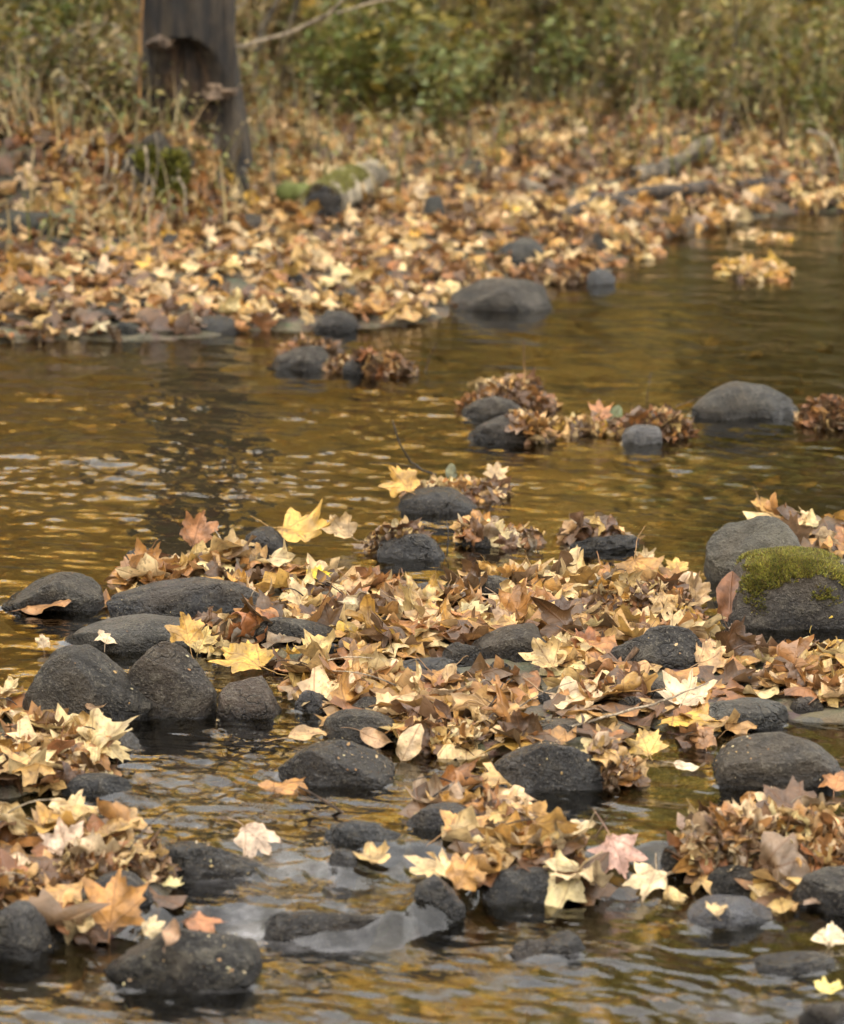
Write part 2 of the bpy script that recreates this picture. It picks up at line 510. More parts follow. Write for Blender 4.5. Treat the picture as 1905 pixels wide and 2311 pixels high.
TX, TY = np.arange(-6, 6.001, .012), np.arange(3, 24, .012)
_mx, _my = np.meshgrid(TX, TY)
TZ = terrain(_mx.ravel(), _my.ravel()).reshape(_mx.shape)
LZ = level(_mx.ravel(), _my.ravel()).reshape(_mx.shape)

def _look(T, fn, x, y):
    fx, fy = (x + 6) / .012, (y - 3) / .012
    i, j = int(fx), int(fy)
    if fx < 0 or fy < 0 or i >= len(TX) - 1 or j >= len(TY) - 1:
        return float(fn(np.array([x]), np.array([y]))[0])
    a, b = fx - i, fy - j
    return float((T[j, i] * (1 - a) + T[j, i + 1] * a) * (1 - b) + (T[j + 1, i] * (1 - a) + T[j + 1, i + 1] * a) * b)

def t1(x, y):
    return _look(TZ, terrain, float(x), float(y))

def l1(x, y):
    return _look(LZ, level, float(x), float(y))

def fan(ys, ncol, inner, nout, out):
    t = np.linspace(-1, 1, ncol)
    o = np.linspace(0, 1, nout + 1)[1:] ** 1.5
    rows = []
    for y in ys:
        h = inner * max(y, 1.0)
        rows.append(np.concatenate([-(h + o[::-1] * out), t * h, h + o * out]))
    X = np.array(rows)
    Y = np.repeat(np.array(ys)[:, None], X.shape[1], 1)
    return X, Y

def grid_faces(nr, nc):
    i = np.arange(nr * nc).reshape(nr, nc)
    return np.stack([i[:-1, :-1].ravel(), i[:-1, 1:].ravel(), i[1:, 1:].ravel(), i[1:, :-1].ravel()], 1)

gy = np.concatenate([np.linspace(-14, 4.0, 40)[:-1], 1 / np.linspace(1 / 4.0, 1 / 17.0, 300), np.linspace(17.1, 30, 60), np.linspace(31, 70, 25)])
GX, GY = fan(gy, 240, 0.17, 24, 30)
gz = terrain(GX.ravel(), GY.ravel())
ground = mesh_np('ground', np.stack([GX.ravel(), GY.ravel(), gz], 1), grid_faces(*GX.shape), ground_material())
tag(ground, kind='structure')

def surf(u, v):                                      # where the sight line through a pixel meets ground or water
    d = ray(u, v)
    y, st = 3.2, .05
    while y < 40:
        z = CAM_H + d.z / d.y * y
        if z <= max(t1(d.x / d.y * y, y), l1(d.x / d.y * y, y)):
            if st < .002: break
            y -= st; st /= 5
        y += st
    return Vector((d.x / d.y * y, y, CAM_H + d.z / d.y * y))

# ------------------------------------------------------------------ rocks
def ico(n):
    bm = bmesh.new()
    bmesh.ops.create_icosphere(bm, subdivisions=n, radius=1)
    V = np.array([v.co[:] for v in bm.verts]); F = np.array([[v.index for v in f.verts] for f in bm.faces])
    bm.free()
    return V, F
ICO = {k: ico(k) for k in (4, 5, 6)}
ROCK_V, ROCK_F = [], []
rock_objs = {}

def rock_shape(res, W, D, H, seed, pw, facets, rough, prof, low):
    d, F = ICO[res]
    rs = np.random.default_rng(seed)
    p = d / (np.sum(np.abs(d) ** pw, 1) ** (1 / pw))[:, None]
    for _ in range(facets):
        nrm = rs.normal(size=3); nrm[2] = abs(nrm[2]) * 0.8; nrm[1] -= 0.35
        nrm /= np.linalg.norm(nrm)
        off = rs.uniform(0.62, 0.86)
        e = p @ nrm - off
        p = p - np.outer(np.where(e > 0, e * 0.82, 0), nrm)
    o = rs.uniform(0, 50, 3)
    k = 1 + rough * (1.1 * noise3(d * 1.5 + o, seed) + 0.7 * noise3(d * 3.4 + o, seed + 1) + 0.30 * noise3(d * 8 + o, seed + 2)
                     + 0.13 * noise3(d * 19 + o, seed + 3) + 0.06 * noise3(d * 40 + o, seed + 4))
    p = p * k[:, None]
    x0, x1 = p[:, 0].min(), p[:, 0].max()
    p[:, 0] = (p[:, 0] - x0) / (x1 - x0) * 2 - 1
    p[:, 1] /= np.abs(p[:, 1]).max()
    if prof:
        xs, hs_ = zip(*prof)
        f = np.interp(p[:, 0], xs, hs_)
        f = np.where(p[:, 2] > 0, f, 1)
        p[:, 2] = p[:, 2] * f
    p[:, 2] = np.where(p[:, 2] > 0, p[:, 2] / p[:, 2].max(), p[:, 2] / -p[:, 2].min())
    z = np.where(p[:, 2] > 0, p[:, 2] * 0.88 * H, p[:, 2] * low) + 0.12 * H
    return np.stack([p[:, 0] * W / 2, p[:, 1] * D / 2, z], 1), F

RSEED = [100]
def rock(u0, u1, vt, vb, label, tint=(0.062, 0.058, 0.053), moss=0.0, wet=False, facets=3, dr=0.75, prof=None, rough=0.07,
         pw=2.35, name='river_rock', cat='rock', yaw=0.0, z0=None, group=None):
    RSEED[0] += 17
    seed = RSEED[0]
    uc = (u0 + u1) / 2
    f = surf(uc, vb) if z0 is None else at(uc, vb, z0)
    s = px(f)
    W = (u1 - u0) * s
    D = W * dr
    for _ in range(12):
        yc = f.y + D * 0.46
        r_ = ray(uc, vt)
        top = CAM_H + r_.z / r_.y * yc
        H = top - f.z
        if H > 0.14 * W or H > 0.03: break
        D *= 0.85
    H = max(H, 0.012)
    xc = f.x / f.y * yc
    res = 6 if W / s > 110 and vb > 1150 else 5
    args = (W, D, H, seed, pw, facets, rough, prof, 0.45 * H + 0.05)
    V, F = rock_shape(res, *args)
    o = mesh_np(name, V, F, STONE_WET if wet else STONE)
    o.location = (xc, yc, f.z)
    o.rotation_euler = (0, 0, yaw)
    kt = random.uniform(.5, 1.0); wt_k = random.uniform(.9, 1.12)
    o.color = (tint[0] * kt * wt_k, tint[1] * kt, tint[2] * kt / wt_k, moss)
    tag(o, label, cat, group)
    V4, F4 = rock_shape(4, *args)
    M = np.array(Matrix.Rotation(yaw, 3, 'Z'))
    base = sum(len(v) for v in ROCK_V)
    ROCK_V.append(V4 @ M.T + np.array([xc, yc, f.z]))
    ROCK_F.append(F4 + base)
    rock_objs[label] = (o, W, D, H)
    return o

GREY = (0.038, 0.030, 0.021); DARK = (0.025, 0.020, 0.0145); BLUE = (0.040, 0.034, 0.029); BROWN = (0.055, 0.037, 0.024)
PALE = (0.052, 0.043, 0.032); OLIVE = (0.036, 0.036, 0.025)
# foreground
rock(232, 595, 2088, 2245, 'large dark boulder strewn with yellow seed flakes and topped with brown leaves', DARK, 0.28, rough=0.08, dr=0.7, facets=4,
     prof=[(-1, .9), (-.5, .98), (0, 1), (.35, .95), (1, .8)], name='boulder', cat='boulder')
rock(-45, 122, 2035, 2168, 'smooth grey rock cut off by the left edge of the photo near the bottom', BLUE, 0.1, facets=4)
rock(122, 190, 2049, 2129, 'small dark round stone wedged beside the grey rock at the bottom left', DARK)
rock(194, 354, 1969, 2046, 'rounded slate coloured rock under a dark pack of leaves behind the upright orange leaf', BLUE, wet=True, facets=2)
rock(304, 614, 1898, 1992, 'jagged wet black rock with a pale curled leaf on its right shoulder', DARK, 0.12, wet=True, rough=0.13, facets=6, dr=0.55, prof=[(-1, .75), (-.6, .95), (-.1, 1), (.4, .85), (1, .5)])
rock(135, 301, 1748, 1803, 'smooth flat egg shaped stone at the right foot of the left leaf heap', BLUE, 0.05, facets=1, rough=0.03, dr=0.55)
rock(218, 323, 1643, 1708, 'small jagged wet stone on the right side of the left leaf heap', (0.055, 0.053, 0.05), wet=True, rough=0.13, facets=6)
rock(53, 350, 1459, 1648, 'biggest rough boulder of the left group with greenish sides', GREY, 0.32, facets=5, dr=0.8, pw=2.6, prof=[(-1, .8), (-.5, .96), (0, 1), (.5, .96), (1, .8)], name='boulder', cat='boulder')
rock(285, 492, 1448, 1628, 'tall smooth boulder leaning on the biggest boulder of the left group', GREY, 0.12, facets=3, dr=0.8, rough=0.06, prof=[(-1, 1.05), (-.3, 1), (.2, .9), (.6, .72), (1, .5)], name='boulder', cat='boulder')
rock(490, 636, 1531, 1629, 'squarish brown stone at the right end of the left boulder group', BROWN, facets=4, pw=2.8, dr=0.8, prof=[(-1, .9), (0, .92), (.4, 1.05), (1, .8)])
rock(138, 498, 1388, 1472, 'long flat pale topped rock with green algae at its left tip behind the biggest boulder', PALE, 0.30, facets=2, dr=0.5, rough=0.04, prof=[(-1, .35), (-.5, .75), (.1, 1), (.7, .95), (1, .7)])
rock(553, 777, 1396, 1462, 'smooth dark whale backed rock to the right of the curled brown leaves', DARK, facets=2, dr=0.55, rough=0.04, prof=[(-1, 1), (-.4, 1.05), (.3, .85), (1, .5)])
rock(238, 608, 1305, 1392, 'broad flat dark rock with pitted top behind the long flat rock', (0.045, 0.038, 0.034), facets=3, dr=0.5, rough=0.05, prof=[(-1, .7), (-.4, .95), (.2, 1), (.6, .9), (1, .6)])
rock(3, 240, 1288, 1382, 'dark smooth rock standing in water at the far left of the leaf bar', (0.037, 0.035, 0.029), 0.12, facets=3, dr=0.6, rough=0.06, prof=[(-1, .4), (-.4, .85), (.2, 1.02), (.7, .95), (1, .7)])
rock(276, 412, 1241, 1292, 'wet bluish rock half sunk in the stream behind the red brown upright leaf', BLUE, wet=True, facets=4, pw=3, rough=0.04)
rock(553, 660, 1188, 1243, 'dark wet stone behind the large golden leaf in the stream', DARK, wet=True, facets=4)
rock(702, 782, 1454, 1491, 'small smooth stone in front of the whale backed rock', BLUE, facets=1, rough=0.03)
rock(865, 1040, 1484, 1537, 'flat wet blue grey slab among leaves in the middle of the bar', (0.058, 0.058, 0.062), wet=True, facets=6, rough=0.1, dr=0.8)
rock(664, 760, 1559, 1616, 'small ridged wet stone beside the squarish brown stone', (0.045, 0.039, 0.037), wet=True, rough=0.13, facets=6)
rock(790, 895, 1573, 1632, 'dark stone tucked behind the smooth grey rock at the lower edge of the bar', DARK, facets=4)
rock(724, 898, 1603, 1685, 'smooth round grey rock behind the wet black mossy rock', GREY, facets=2, rough=0.04)
rock(625, 900, 1675, 1778, 'wet black rock with a mossy crumb covered top in the middle foreground', DARK, 0.34, wet=True, facets=5, dr=0.6, pw=2.7, rough=0.08, prof=[(-1, .6), (-.6, .95), (0, 1), (.6, .85), (1, .55)])
rock(1097, 1396, 1668, 1792, 'black speckled rock with leaves draped on its right side', DARK, 0.30, wet=True, facets=5, dr=0.65, rough=0.09, prof=[(-1, .3), (-.55, .7), (-.1, 1), (.3, 1), (.7, .75), (1, .5)])
rock(1175, 1375, 1625, 1672, 'flat light grey stone behind the black speckled rock', PALE, facets=2, dr=0.5, rough=0.03)
rock(1589, 1783, 1578, 1652, 'mottled grey rock among leaves behind the dark rock at the right', (0.05, 0.047, 0.039), 0.2, facets=3, rough=0.07)
rock(1591, 1908, 1657, 1785, 'dark rounded rock with bark crumbs beside the right edge of the photo', DARK, 0.3, facets=3, dr=0.7, rough=0.07, prof=[(-1, .5), (-.5, .9), (.1, 1.03), (.6, .95), (1, .7)])
rock(1058, 1254, 1410, 1494, 'grey rounded rock left of the rust red upright leaf', GREY, facets=4, dr=0.7, rough=0.06, prof=[(-1, .5), (-.3, .88), (.4, 1.03), (1, .85)])
rock(996, 1088, 1451, 1506, 'small charcoal pebble beside the grey rounded rock', DARK, facets=2)
rock(1366, 1613, 1412, 1512, 'rough wedge shaped rock with a straight top edge in the right half of the bar', (0.047, 0.042, 0.036), 0.1, facets=7, pw=3.2, dr=0.5, rough=0.1, prof=[(-1, .75), (-.6, .82), (-.1, .9), (.5, 1), (1, 1)])
rock(1053, 1163, 1296, 1358, 'round dark stone at the back edge of the leaf bar', DARK, facets=2)
rock(916, 1032, 1317, 1362, 'low grey stone left of the round dark stone behind the bar', BLUE, facets=3)
rock(1588, 1816, 1168, 1320, 'tall greenish boulder standing behind the mossy boulder', (0.062, 0.056, 0.040), 0.36, facets=1, dr=0.75, rough=0.07, pw=2.9, prof=[(-1, .8), (-.5, .9), (.1, 1.0), (.6, .98), (1, .85)], name='boulder', cat='boulder')
MOSSY = rock(1592, 1960, 1246, 1424, 'big boulder capped with bright green moss at the right edge', (0.044, 0.036, 0.028), 0.52, facets=2, dr=0.75, rough=0.06, pw=2.7, prof=[(-1, .85), (-.6, .95), (-.1, 1.03), (.4, 1), (1, .8)], name='boulder', cat='boulder')
rock(1432, 1540, 1531, 1580, 'flat grey stone beside the large pale maple leaf on the bar', PALE, facets=3, rough=0.05)
rock(1313, 1378, 1333, 1384, 'small black wet stone inside the dark leaf heap left of the mossy boulder', DARK, wet=True)
rock(1228, 1322, 2102, 2172, 'small wet black rock alone in the stream at the bottom right', DARK, wet=True, facets=4, rough=0.07)
rock(1147, 1262, 2124, 2174, 'low rough stone touching the small wet black rock in the stream', DARK, wet=True, facets=5, rough=0.12)
rock(1548, 1745, 2024, 2097, 'flat bluish stone washed over by water below the big leaf heap', (0.11, 0.108, 0.118), wet=True, facets=2, dr=0.8, rough=0.04)
rock(1785, 1975, 1962, 2066, 'dark faceted rock under the leaf heap at the right edge', DARK, 0.05, facets=5)
rock(1592, 1722, 1955, 2032, 'dark rock under the middle of the big leaf heap', DARK, facets=4)
rock(1086, 1248, 1956, 2042, 'angular slate rock with a wet black right face below the middle leaf shoal', (0.05, 0.048, 0.047), wet=True, facets=7, pw=2.8, rough=0.06)
rock(930, 1052, 1976, 2058, 'dark wet rock under the upright orange leaf in the centre foreground', (0.05, 0.05, 0.05), wet=True, facets=5, prof=[(-1, 1), (0, .95), (.5, .7), (1, .4)])
rock(728, 918, 1852, 1912, 'rough wet grey rock with a tan leaf on top beside the golden pool', (0.05, 0.049, 0.047), wet=True, rough=0.13, facets=5, dr=0.6)
rock(916, 1096, 1812, 1884, 'dark wet rock under a rolled leaf in the centre foreground', (0.05, 0.05, 0.052), wet=True, facets=4)
rock(741, 806, 1916, 1962, 'small smooth stone with water sliding round it in the little chute', BLUE, wet=True, facets=1, rough=0.03)
rock(590, 860, 2058, 2108, 'long low dark stone forming the lip of the little waterfall', DARK, wet=True, facets=4, dr=0.35, rough=0.07, pw=3.0)
rock(1800, 1935, 2262, 2335, 'dark rock in the bottom right corner', DARK, 0.15, facets=4)
rock(1700, 1886, 2152, 2202, 'low stone barely breaking the rippled water at the bottom right', DARK, wet=True, facets=3)
rock(1488, 1548, 1908, 1980, 'upright dark stone at the left end of the big leaf heap', DARK, facets=3)
rock(1660, 1755, 1890, 1955, 'light grey stone poking out of the big leaf heap', (0.12, 0.118, 0.115), facets=3)
# middle stream
rock(898, 1086, 1100, 1160, 'smooth dark rock carrying a leaf pack in mid stream', DARK, wet=True, facets=2, dr=0.6, rough=0.04)
rock(850, 1005, 1203, 1266, 'angular grey rock at the right end of the leaf pack behind the bar', BLUE, wet=True, facets=6, rough=0.06, prof=[(-1, .9), (-.2, 1), (.4, .85), (1, .45)])
rock(1022, 1135, 1198, 1236, 'low wet stone under curled leaves just right of the angular grey rock', DARK, wet=True, facets=5, rough=0.1)
rock(1280, 1447, 1203, 1243, 'low crumbly black stone with one rolled leaf on it in mid stream', DARK, wet=True, facets=4, rough=0.14)
rock(1052, 1218, 937, 998, 'peaked grey rock with a leaf folded over its right shoulder', BLUE, facets=4, prof=[(-1, .3), (-.4, .7), (.15, 1.05), (.6, 1), (1, .7)])
rock(1040, 1185, 893, 948, 'dark rock below the tall leaf pack in mid stream', DARK, facets=3, prof=[(-1, .6), (0, 1), (.5, .95), (1, .6)])
rock(1402, 1500, 958, 1005, 'pale wet stone in front of the shaggy leaf pack', (0.14, 0.138, 0.14), wet=True, facets=2)
rock(1557, 1810, 859, 947, 'large bare grey boulder at the right of mid stream', PALE, 0.05, facets=3, dr=0.6, rough=0.05, prof=[(-1, .6), (-.6, .95), (-.15, 1.05), (.4, .85), (1, .4)], name='boulder', cat='boulder')
rock(1015, 1251, 628, 705, 'flat topped dark boulder at the tip of the far leaf bank', (0.040, 0.035, 0.028), 0.24, facets=4, pw=3.0, dr=0.6, rough=0.06, prof=[(-1, .7), (-.5, 1), (0, 1), (.5, .9), (1, .65)], name='boulder', cat='boulder')
rock(612, 754, 782, 836, 'dark blocky rock with a mat of leaves on top off the far bank', DARK, facets=5, pw=2.9)
rock(772, 856, 806, 848, 'low grey stone left of the shaggy brown leaf pack off the far bank', BLUE, facets=2)
rock(702, 809, 700, 752, 'rounded grey stone on the edge of the far leaf bank', BLUE, facets=4)
# far bank
rock(418, 549, 713, 749, 'flat dark stone on the waterline of the far bank', DARK, wet=True, facets=4)
rock(197, 278, 697, 728, 'blue grey stone near the waterline at the left of the far bank', BLUE, facets=2)
rock(258, 322, 724, 756, 'small green algae covered stone on the waterline of the far bank', OLIVE, 0.45, facets=3)
rock(175, 281, 588, 622, 'dark low stone in the leaves at the left of the far bank', OLIVE, 0.1, facets=3)
rock(855, 942, 611, 646, 'pale grey round stone lying in the far bank leaves', PALE, facets=2)
rock(739, 820, 653, 688, 'blue grey stone behind the dark leaves near the far waterline', BLUE, facets=3)
rock(1100, 1236, 537, 602, 'grey rock at the back of the far leaf spit', (0.06, 0.054, 0.045), facets=3)
rock(1311, 1372, 526, 577, 'small dark rock at the right end of the far leaf spit', DARK, facets=5)
rock(1324, 1389, 606, 642, 'small grey wet stone at the water end of the far leaf spit', (0.12, 0.115, 0.11), wet=True, facets=4)
rock(463, 605, 481, 538, 'dark angular rock in leaves to the right of the tree roots', (0.05, 0.046, 0.042), facets=6, pw=2.8, prof=[(-1, .6), (0, .85), (.5, 1.05), (1, .85)])
rock(252, 348, 486, 519, 'grey stone below the hanging roots', BLUE, 0.1, facets=3)
rock(-30, 152, 472, 533, 'mossy dark rock on the far bank at the left edge', OLIVE, 0.38, facets=3)
rock(512, 574, 565, 592, 'small blue grey stone in the middle of the left far bank leaves', BLUE, facets=3)
rock(12, 70, 578, 616, 'small bluish stone near the left edge of the far bank', BLUE, facets=3)
rock(345, 424, 527, 572, 'dark brown stone in leaves below the tree roots', (0.05, 0.042, 0.036), facets=5)
rock(955, 1005, 440, 495, 'dark brown stub of stone in the far bank leaves behind the mossy log', (0.055, 0.05, 0.04), facets=5)
rock(1035, 1100, 358, 408, 'dark stone high on the far leaf bank', (0.045, 0.038, 0.03), facets=4)

for (u, v, w, h) in [(95, 690, 60, 24), (335, 655, 70, 26), (480, 640, 58, 22), (655, 640, 66, 26), (600, 590, 54, 22), (250, 560, 60, 26), (110, 560, 66, 24), (880, 520, 70, 34), (770, 500, 50, 26),
                     (700, 545, 56, 22), (1000, 590, 60, 26), (430, 600, 54, 20), (1130, 470, 56, 26), (905, 445, 60, 32), (1250, 420, 56, 24), (330, 700, 60, 24), (560, 690, 56, 22)]:
    rock(u - w / 2, u + w / 2, v - h, v, 'small dark stone half buried among the leaves of the far bank', random.choice([DARK, BLUE, GREY]), facets=4, group='small stones in the far bank leaves')
for (u, v, w, h) in [(1100, 1560, 70, 34), (1000, 1640, 78, 40), (1240, 1590, 64, 30), (1330, 1450, 60, 28), (870, 1420, 64, 30), (1130, 1520, 60, 26), (800, 1540, 60, 28), (1500, 1500, 66, 30), (1690, 1560, 70, 32), (1420, 1600, 60, 28),
                     (900, 1560, 74, 36), (1820, 1610, 80, 36), (730, 1400, 60, 28), (1010, 1420, 56, 26)]:
    rock(u - w / 2, u + w / 2, v - h, v, 'small dark stone half buried among the leaves of the midstream bar', random.choice([DARK, BLUE, BROWN]), facets=4, wet=random.random() < .5, group='small stones in the leaf bar')
RV = np.concatenate(ROCK_V); RF = np.concatenate(ROCK_F)
ROCKS = BVHTree.FromPolygons([tuple(v) for v in RV], [tuple(int(i) for i in f) for f in RF])

def drop(x, y, tz=None):
    """height, normal, is_rock of the surface below (x, y)"""
    base = max(t1(x, y), l1(x, y)) if tz is None else tz
    hit, nrm, _, _ = ROCKS.ray_cast(Vector((x, y, 3.0)), Vector((0, 0, -1)))
    if hit is not None and hit.z > base:
        return hit.z, nrm, hit.z - base
    return base, Vector((0, 0, 1)), 0.0

def pick(u, v):
    p = surf(u, v)
    o = Vector((0, 0, CAM_H))
    d = ray(u, v).normalized()
    hit, nrm, _, dist = ROCKS.ray_cast(o, d)
    if hit is not None and dist < (p - o).length + 0.01:
        return hit
    return p

# ------------------------------------------------------------------ water
wy = np.concatenate([np.linspace(-8, 3.9, 30)[:-1], 1 / np.linspace(1 / 3.9, 1 / 16.5, 1250)])
WX, WY = fan(wy, 640, 0.18, 40, 6)
x, y = WX.ravel(), WY.ravel()
ter = terrain(x, y)
lv = level(x, y)
# how broken the surface is, in riffles and pools
chop = np.full(x.shape, 0.16)
for u, v, ru, rv, a in [(300, 1085, 480, 110, 0.62), (350, 930, 420, 60, 0.55), (850, 900, 350, 90, 0.35), (1760, 1010, 260, 60, 1.0), (1500, 800, 300, 60, 0.30),
                        (1600, 1090, 330, 60, 0.55), (1150, 1090, 120, 30, 0.4), (640, 1990, 240, 75, 1.05), (1300, 2080, 300, 60, 0.7), (1700, 2190, 260, 60, 0.95), (150, 2270, 300, 70, 0.9),
                        (480, 1780, 280, 100, 0.8), (800, 2200, 400, 80, 0.55), (1330, 1840, 150, 60, 0.5), (1720, 720, 200, 40, 0.25)]:
    c = at(u, v); e = at(u + ru, v).x - c.x; g = (at(u, v - rv).y - at(u, v + rv).y) / 2
    chop = np.maximum(chop, 0.16 + (a - 0.16) * np.exp(-((x - c.x) / e) ** 2 - ((y - c.y) / g) ** 2))
chop *= 1 + 0.45 * noise2(x, y, 3.0, 51)
wz = np.zeros(x.shape)
xs = x * 0.75 + 0.05 * noise2(x, y, 3.0, 52)
yr = y + 0.25 * x                                     # the current comes down from the right
wz += 0.0075 * noise2(xs, yr, 5.5, 53) * (0.3 + chop)
wz += 0.0055 * noise2(xs, yr, 12.0, 54) * (0.2 + chop)
wz += 0.0058 * noise2(xs * .8, yr, 36.0, 55) * (0.06 + chop)
wz += 0.0019 * noise2(xs * .8, yr, 66.0, 56) * (0.03 + chop)
foam_glint = np.zeros(x.shape)
vis = (ter < lv + 0.03) & (np.abs(x) < 0.16 * y + 0.1)
idx = np.nonzero(vis)[0]
near = np.zeros(x.shape)
for i in idx:
    _, _, _, dd = ROCKS.find_nearest((x[i], y[i], lv[i]), 0.05)
    if dd is not None:
        near[i] = math.exp(-dd / 0.010)
        foam_glint[i] = max(0.0, 1 - dd / 0.015) * 0.14 * min(1.0, chop[i] * 1.2)
wz += 0.0045 * near
ya = np.interp(x, LINE_A[:, 0], LINE_A[:, 1]); yb = np.interp(x, LINE_B[:, 0], LINE_B[:, 1])
pa = at(640, 1940); pb = at(560, 2090)
foam_glint = np.maximum(foam_glint, 0.06 * np.exp(-((y - ya + 0.10) / 0.12) ** 2) * np.exp(-((x - pa.x) / 0.13) ** 2))
steep = np.exp(-((y - yb + 0.03) / 0.045) ** 2)
wz += steep * (0.0035 * noise2(x, y * .25, 26.0, 57) + 0.0022 * noise2(x, y * .25, 60.0, 58))
wz += 0.5 * np.exp(-((y - ya + 0.08) / 0.10) ** 2) * 0.016 * noise2(x, y * .6, 24.0, 59)
foam_glint = np.maximum(foam_glint, 0.42 * steep * np.exp(-((x - pb.x) / 0.035) ** 2) + 0.10 * np.exp(-((y - yb + 0.10) / 0.03) ** 2) * (x < at(900, 2070).x) * (x > at(480, 2070).x))  # white streak on the fall paints its bright highlight as well as froth
foam_glint = np.maximum(foam_glint, 0.15 * np.clip(chop - 0.75, 0, 1))
f = grid_faces(*WX.shape)
keep = (ter[f] < lv[f] + 0.05).any(1)
f = f[keep]
used, inv = np.unique(f, return_inverse=True)
V = np.stack([x, y, lv + wz], 1)[used]
water = mesh_np('stream_water', V, inv.reshape(f.shape), water_material(),
                {'chop': ('FLOAT', chop[used]), 'foam_glint': ('FLOAT', foam_glint[used])})
tag(water, kind='structure')

# ------------------------------------------------------------------ leaves
TIPS = [(0, .60), (8, .47), (13, .475), (26, .34), (38, .45), (47, .58), (58, .46), (66, .46), (80, .335), (95, .41), (106, .47), (122, .36), (150, .29), (171, .31), (180, .23)]

def leaf_variant(kind, hi, seed, crumple=1.0):
    rs = np.random.default_rng(seed)
    if kind == 'maple':
        a = [t for t, _ in TIPS]; r = [q for _, q in TIPS]
        ang = a if hi else [0, 13, 26, 47, 66, 80, 106, 130, 180]
        if hi:
            ang = sorted(set(ang + [4, 20, 32, 43, 52, 73, 88, 114, 136]))
        rad = np.interp(ang, a, r)
        th = np.radians(np.concatenate([ang, [360 - q for q in ang[::-1] if 0 < q < 180]]))
        rr = np.concatenate([rad, [rad[ang.index(q)] for q in ang[::-1] if 0 < q < 180]]) * (1 + rs.uniform(-.10, .10, len(th)))
        fr = [.25, .5, .72, .88, 1] if hi else [.5, 1]
        pts = [(0, 0)]
        for q in fr:
            for t, w in zip(th, rr):
                ww = w * q + (1 - q) * .12 * q
                pts.append((math.sin(t) * ww, math.cos(t) * ww))
        n = len(th)
        tri = np.array([[0, 1 + (j + 1) % n, 1 + j] for j in range(n)])
        quad = []
        for k in range(len(fr) - 1):
            b0, b1 = 1 + k * n, 1 + (k + 1) * n
            quad += [[b0 + j, b0 + (j + 1) % n, b1 + (j + 1) % n, b1 + j] for j in range(n)]
        quad = np.array(quad)
        foot = (0, -.23)
    else:
        nl, nw = (16, 6) if hi else (6, 2)
        pts = []
        for i in range(nl + 1):
            t = i / nl
            hw = .29 * math.sin(math.pi * min(t ** .85, 1)) ** .8 + .004
            for j in range(nw + 1):
                pts.append(((j / nw * 2 - 1) * hw, t - .5))
        quad = grid_faces(nl + 1, nw + 1)
        tri = np.zeros((0, 3), int)
        foot = (0, -.5)
    P = np.array(pts)
    phi = rs.uniform(0, math.pi)
    kap = rs.choice([-1, 1], p=[.6, .4]) * abs(rs.normal(0, 2.0)) * crumple
    kap2 = rs.normal(0, 1.2) * crumple
    ph, am, fq = rs.uniform(0, 6.28), rs.uniform(.03, .09), rs.choice([3, 4, 5])
    fold = rs.uniform(-.1, .45)
    tipc = rs.normal(0, .5)
    sd = int(rs.integers(1000))

    def deform(Q):
        Q = np.asarray(Q, float)
        x, y = Q[:, 0], Q[:, 1]
        r = np.hypot(x, y); t = np.arctan2(x, y)
        z = am * np.sin(fq * t + ph) * (r / .5) ** 2 + fold * np.abs(x) * .6 + tipc * r ** 3
        z = z + .08 * crumple * noise3(np.stack([x * 5, y * 5, np.full_like(x, 1.5)], 1), sd)
        z = z + .03 * noise3(np.stack([x * 13, y * 13, np.full_like(x, 4.5)], 1), sd + 1)
        for ang_, k in ((phi, kap), (phi + math.pi / 2, kap2)):
            c, s = math.cos(ang_), math.sin(ang_)
            a_, b_ = x * c + y * s, -x * s + y * c
            k = k if abs(k) > .05 else .05
            a2 = np.sin(k * a_) * (1 / k - z); z = 1 / k - np.cos(k * a_) * (1 / k - z)
            x, y = a2 * c - b_ * s, a2 * s + b_ * c
        return np.stack([x, y, z], 1)
    V = deform(P)
    uv = np.stack([P[:, 0], P[:, 1] - foot[1] + .02, np.full(len(P), seed * 1.7)], 1)
    L = rs.uniform(.35, .6)
    bend = rs.uniform(-.15, .15)
    st = deform([(foot[0] + bend * (q ** 2), foot[1] - L * q) for q in np.linspace(0, 1, 7)])
    st = st[:1] + (st - st[:1]) * np.array([1, 1, .6])
    return dict(V=V, tri=tri, quad=quad, uv=uv, stem=st)

HI = [leaf_variant('maple', True, 300 + i) for i in range(22)] + [leaf_variant('oval', True, 340 + i) for i in range(7)] + [leaf_variant('maple', True, 360 + i, 2.3) for i in range(10)]
LO = [leaf_variant('maple', False, 400 + i) for i in range(18)] + [leaf_variant('oval', False, 440 + i) for i in range(5)] + [leaf_variant('maple', False, 460 + i, 2.3) for i in range(8)]
OVAL_HI = list(range(22, 29)); MAPLE_HI = list(range(22))

def tube_np(pts, r0, r1, n=6):
    pts = np.asarray(pts, float)
    V, F = [], []
    m = len(pts)
    for i in range(m):
        t = pts[min(i + 1, m - 1)] - pts[max(i - 1, 0)]
        t = t / (np.linalg.norm(t) + 1e-9)
        a = np.cross(t, (0.31, 0.2, 0.93)); a /= np.linalg.norm(a) + 1e-9
        b = np.cross(t, a)
        r = r0 + (r1 - r0) * i / (m - 1)
        for k in range(n):
            q = 2 * math.pi * k / n
            V.append(pts[i] + r * (math.cos(q) * a + math.sin(q) * b))
    for i in range(m - 1):
        for k in range(n):
            F.append([i * n + k, i * n + (k + 1) % n, (i + 1) * n + (k + 1) % n, (i + 1) * n + k])
    return np.array(V), np.array(F)

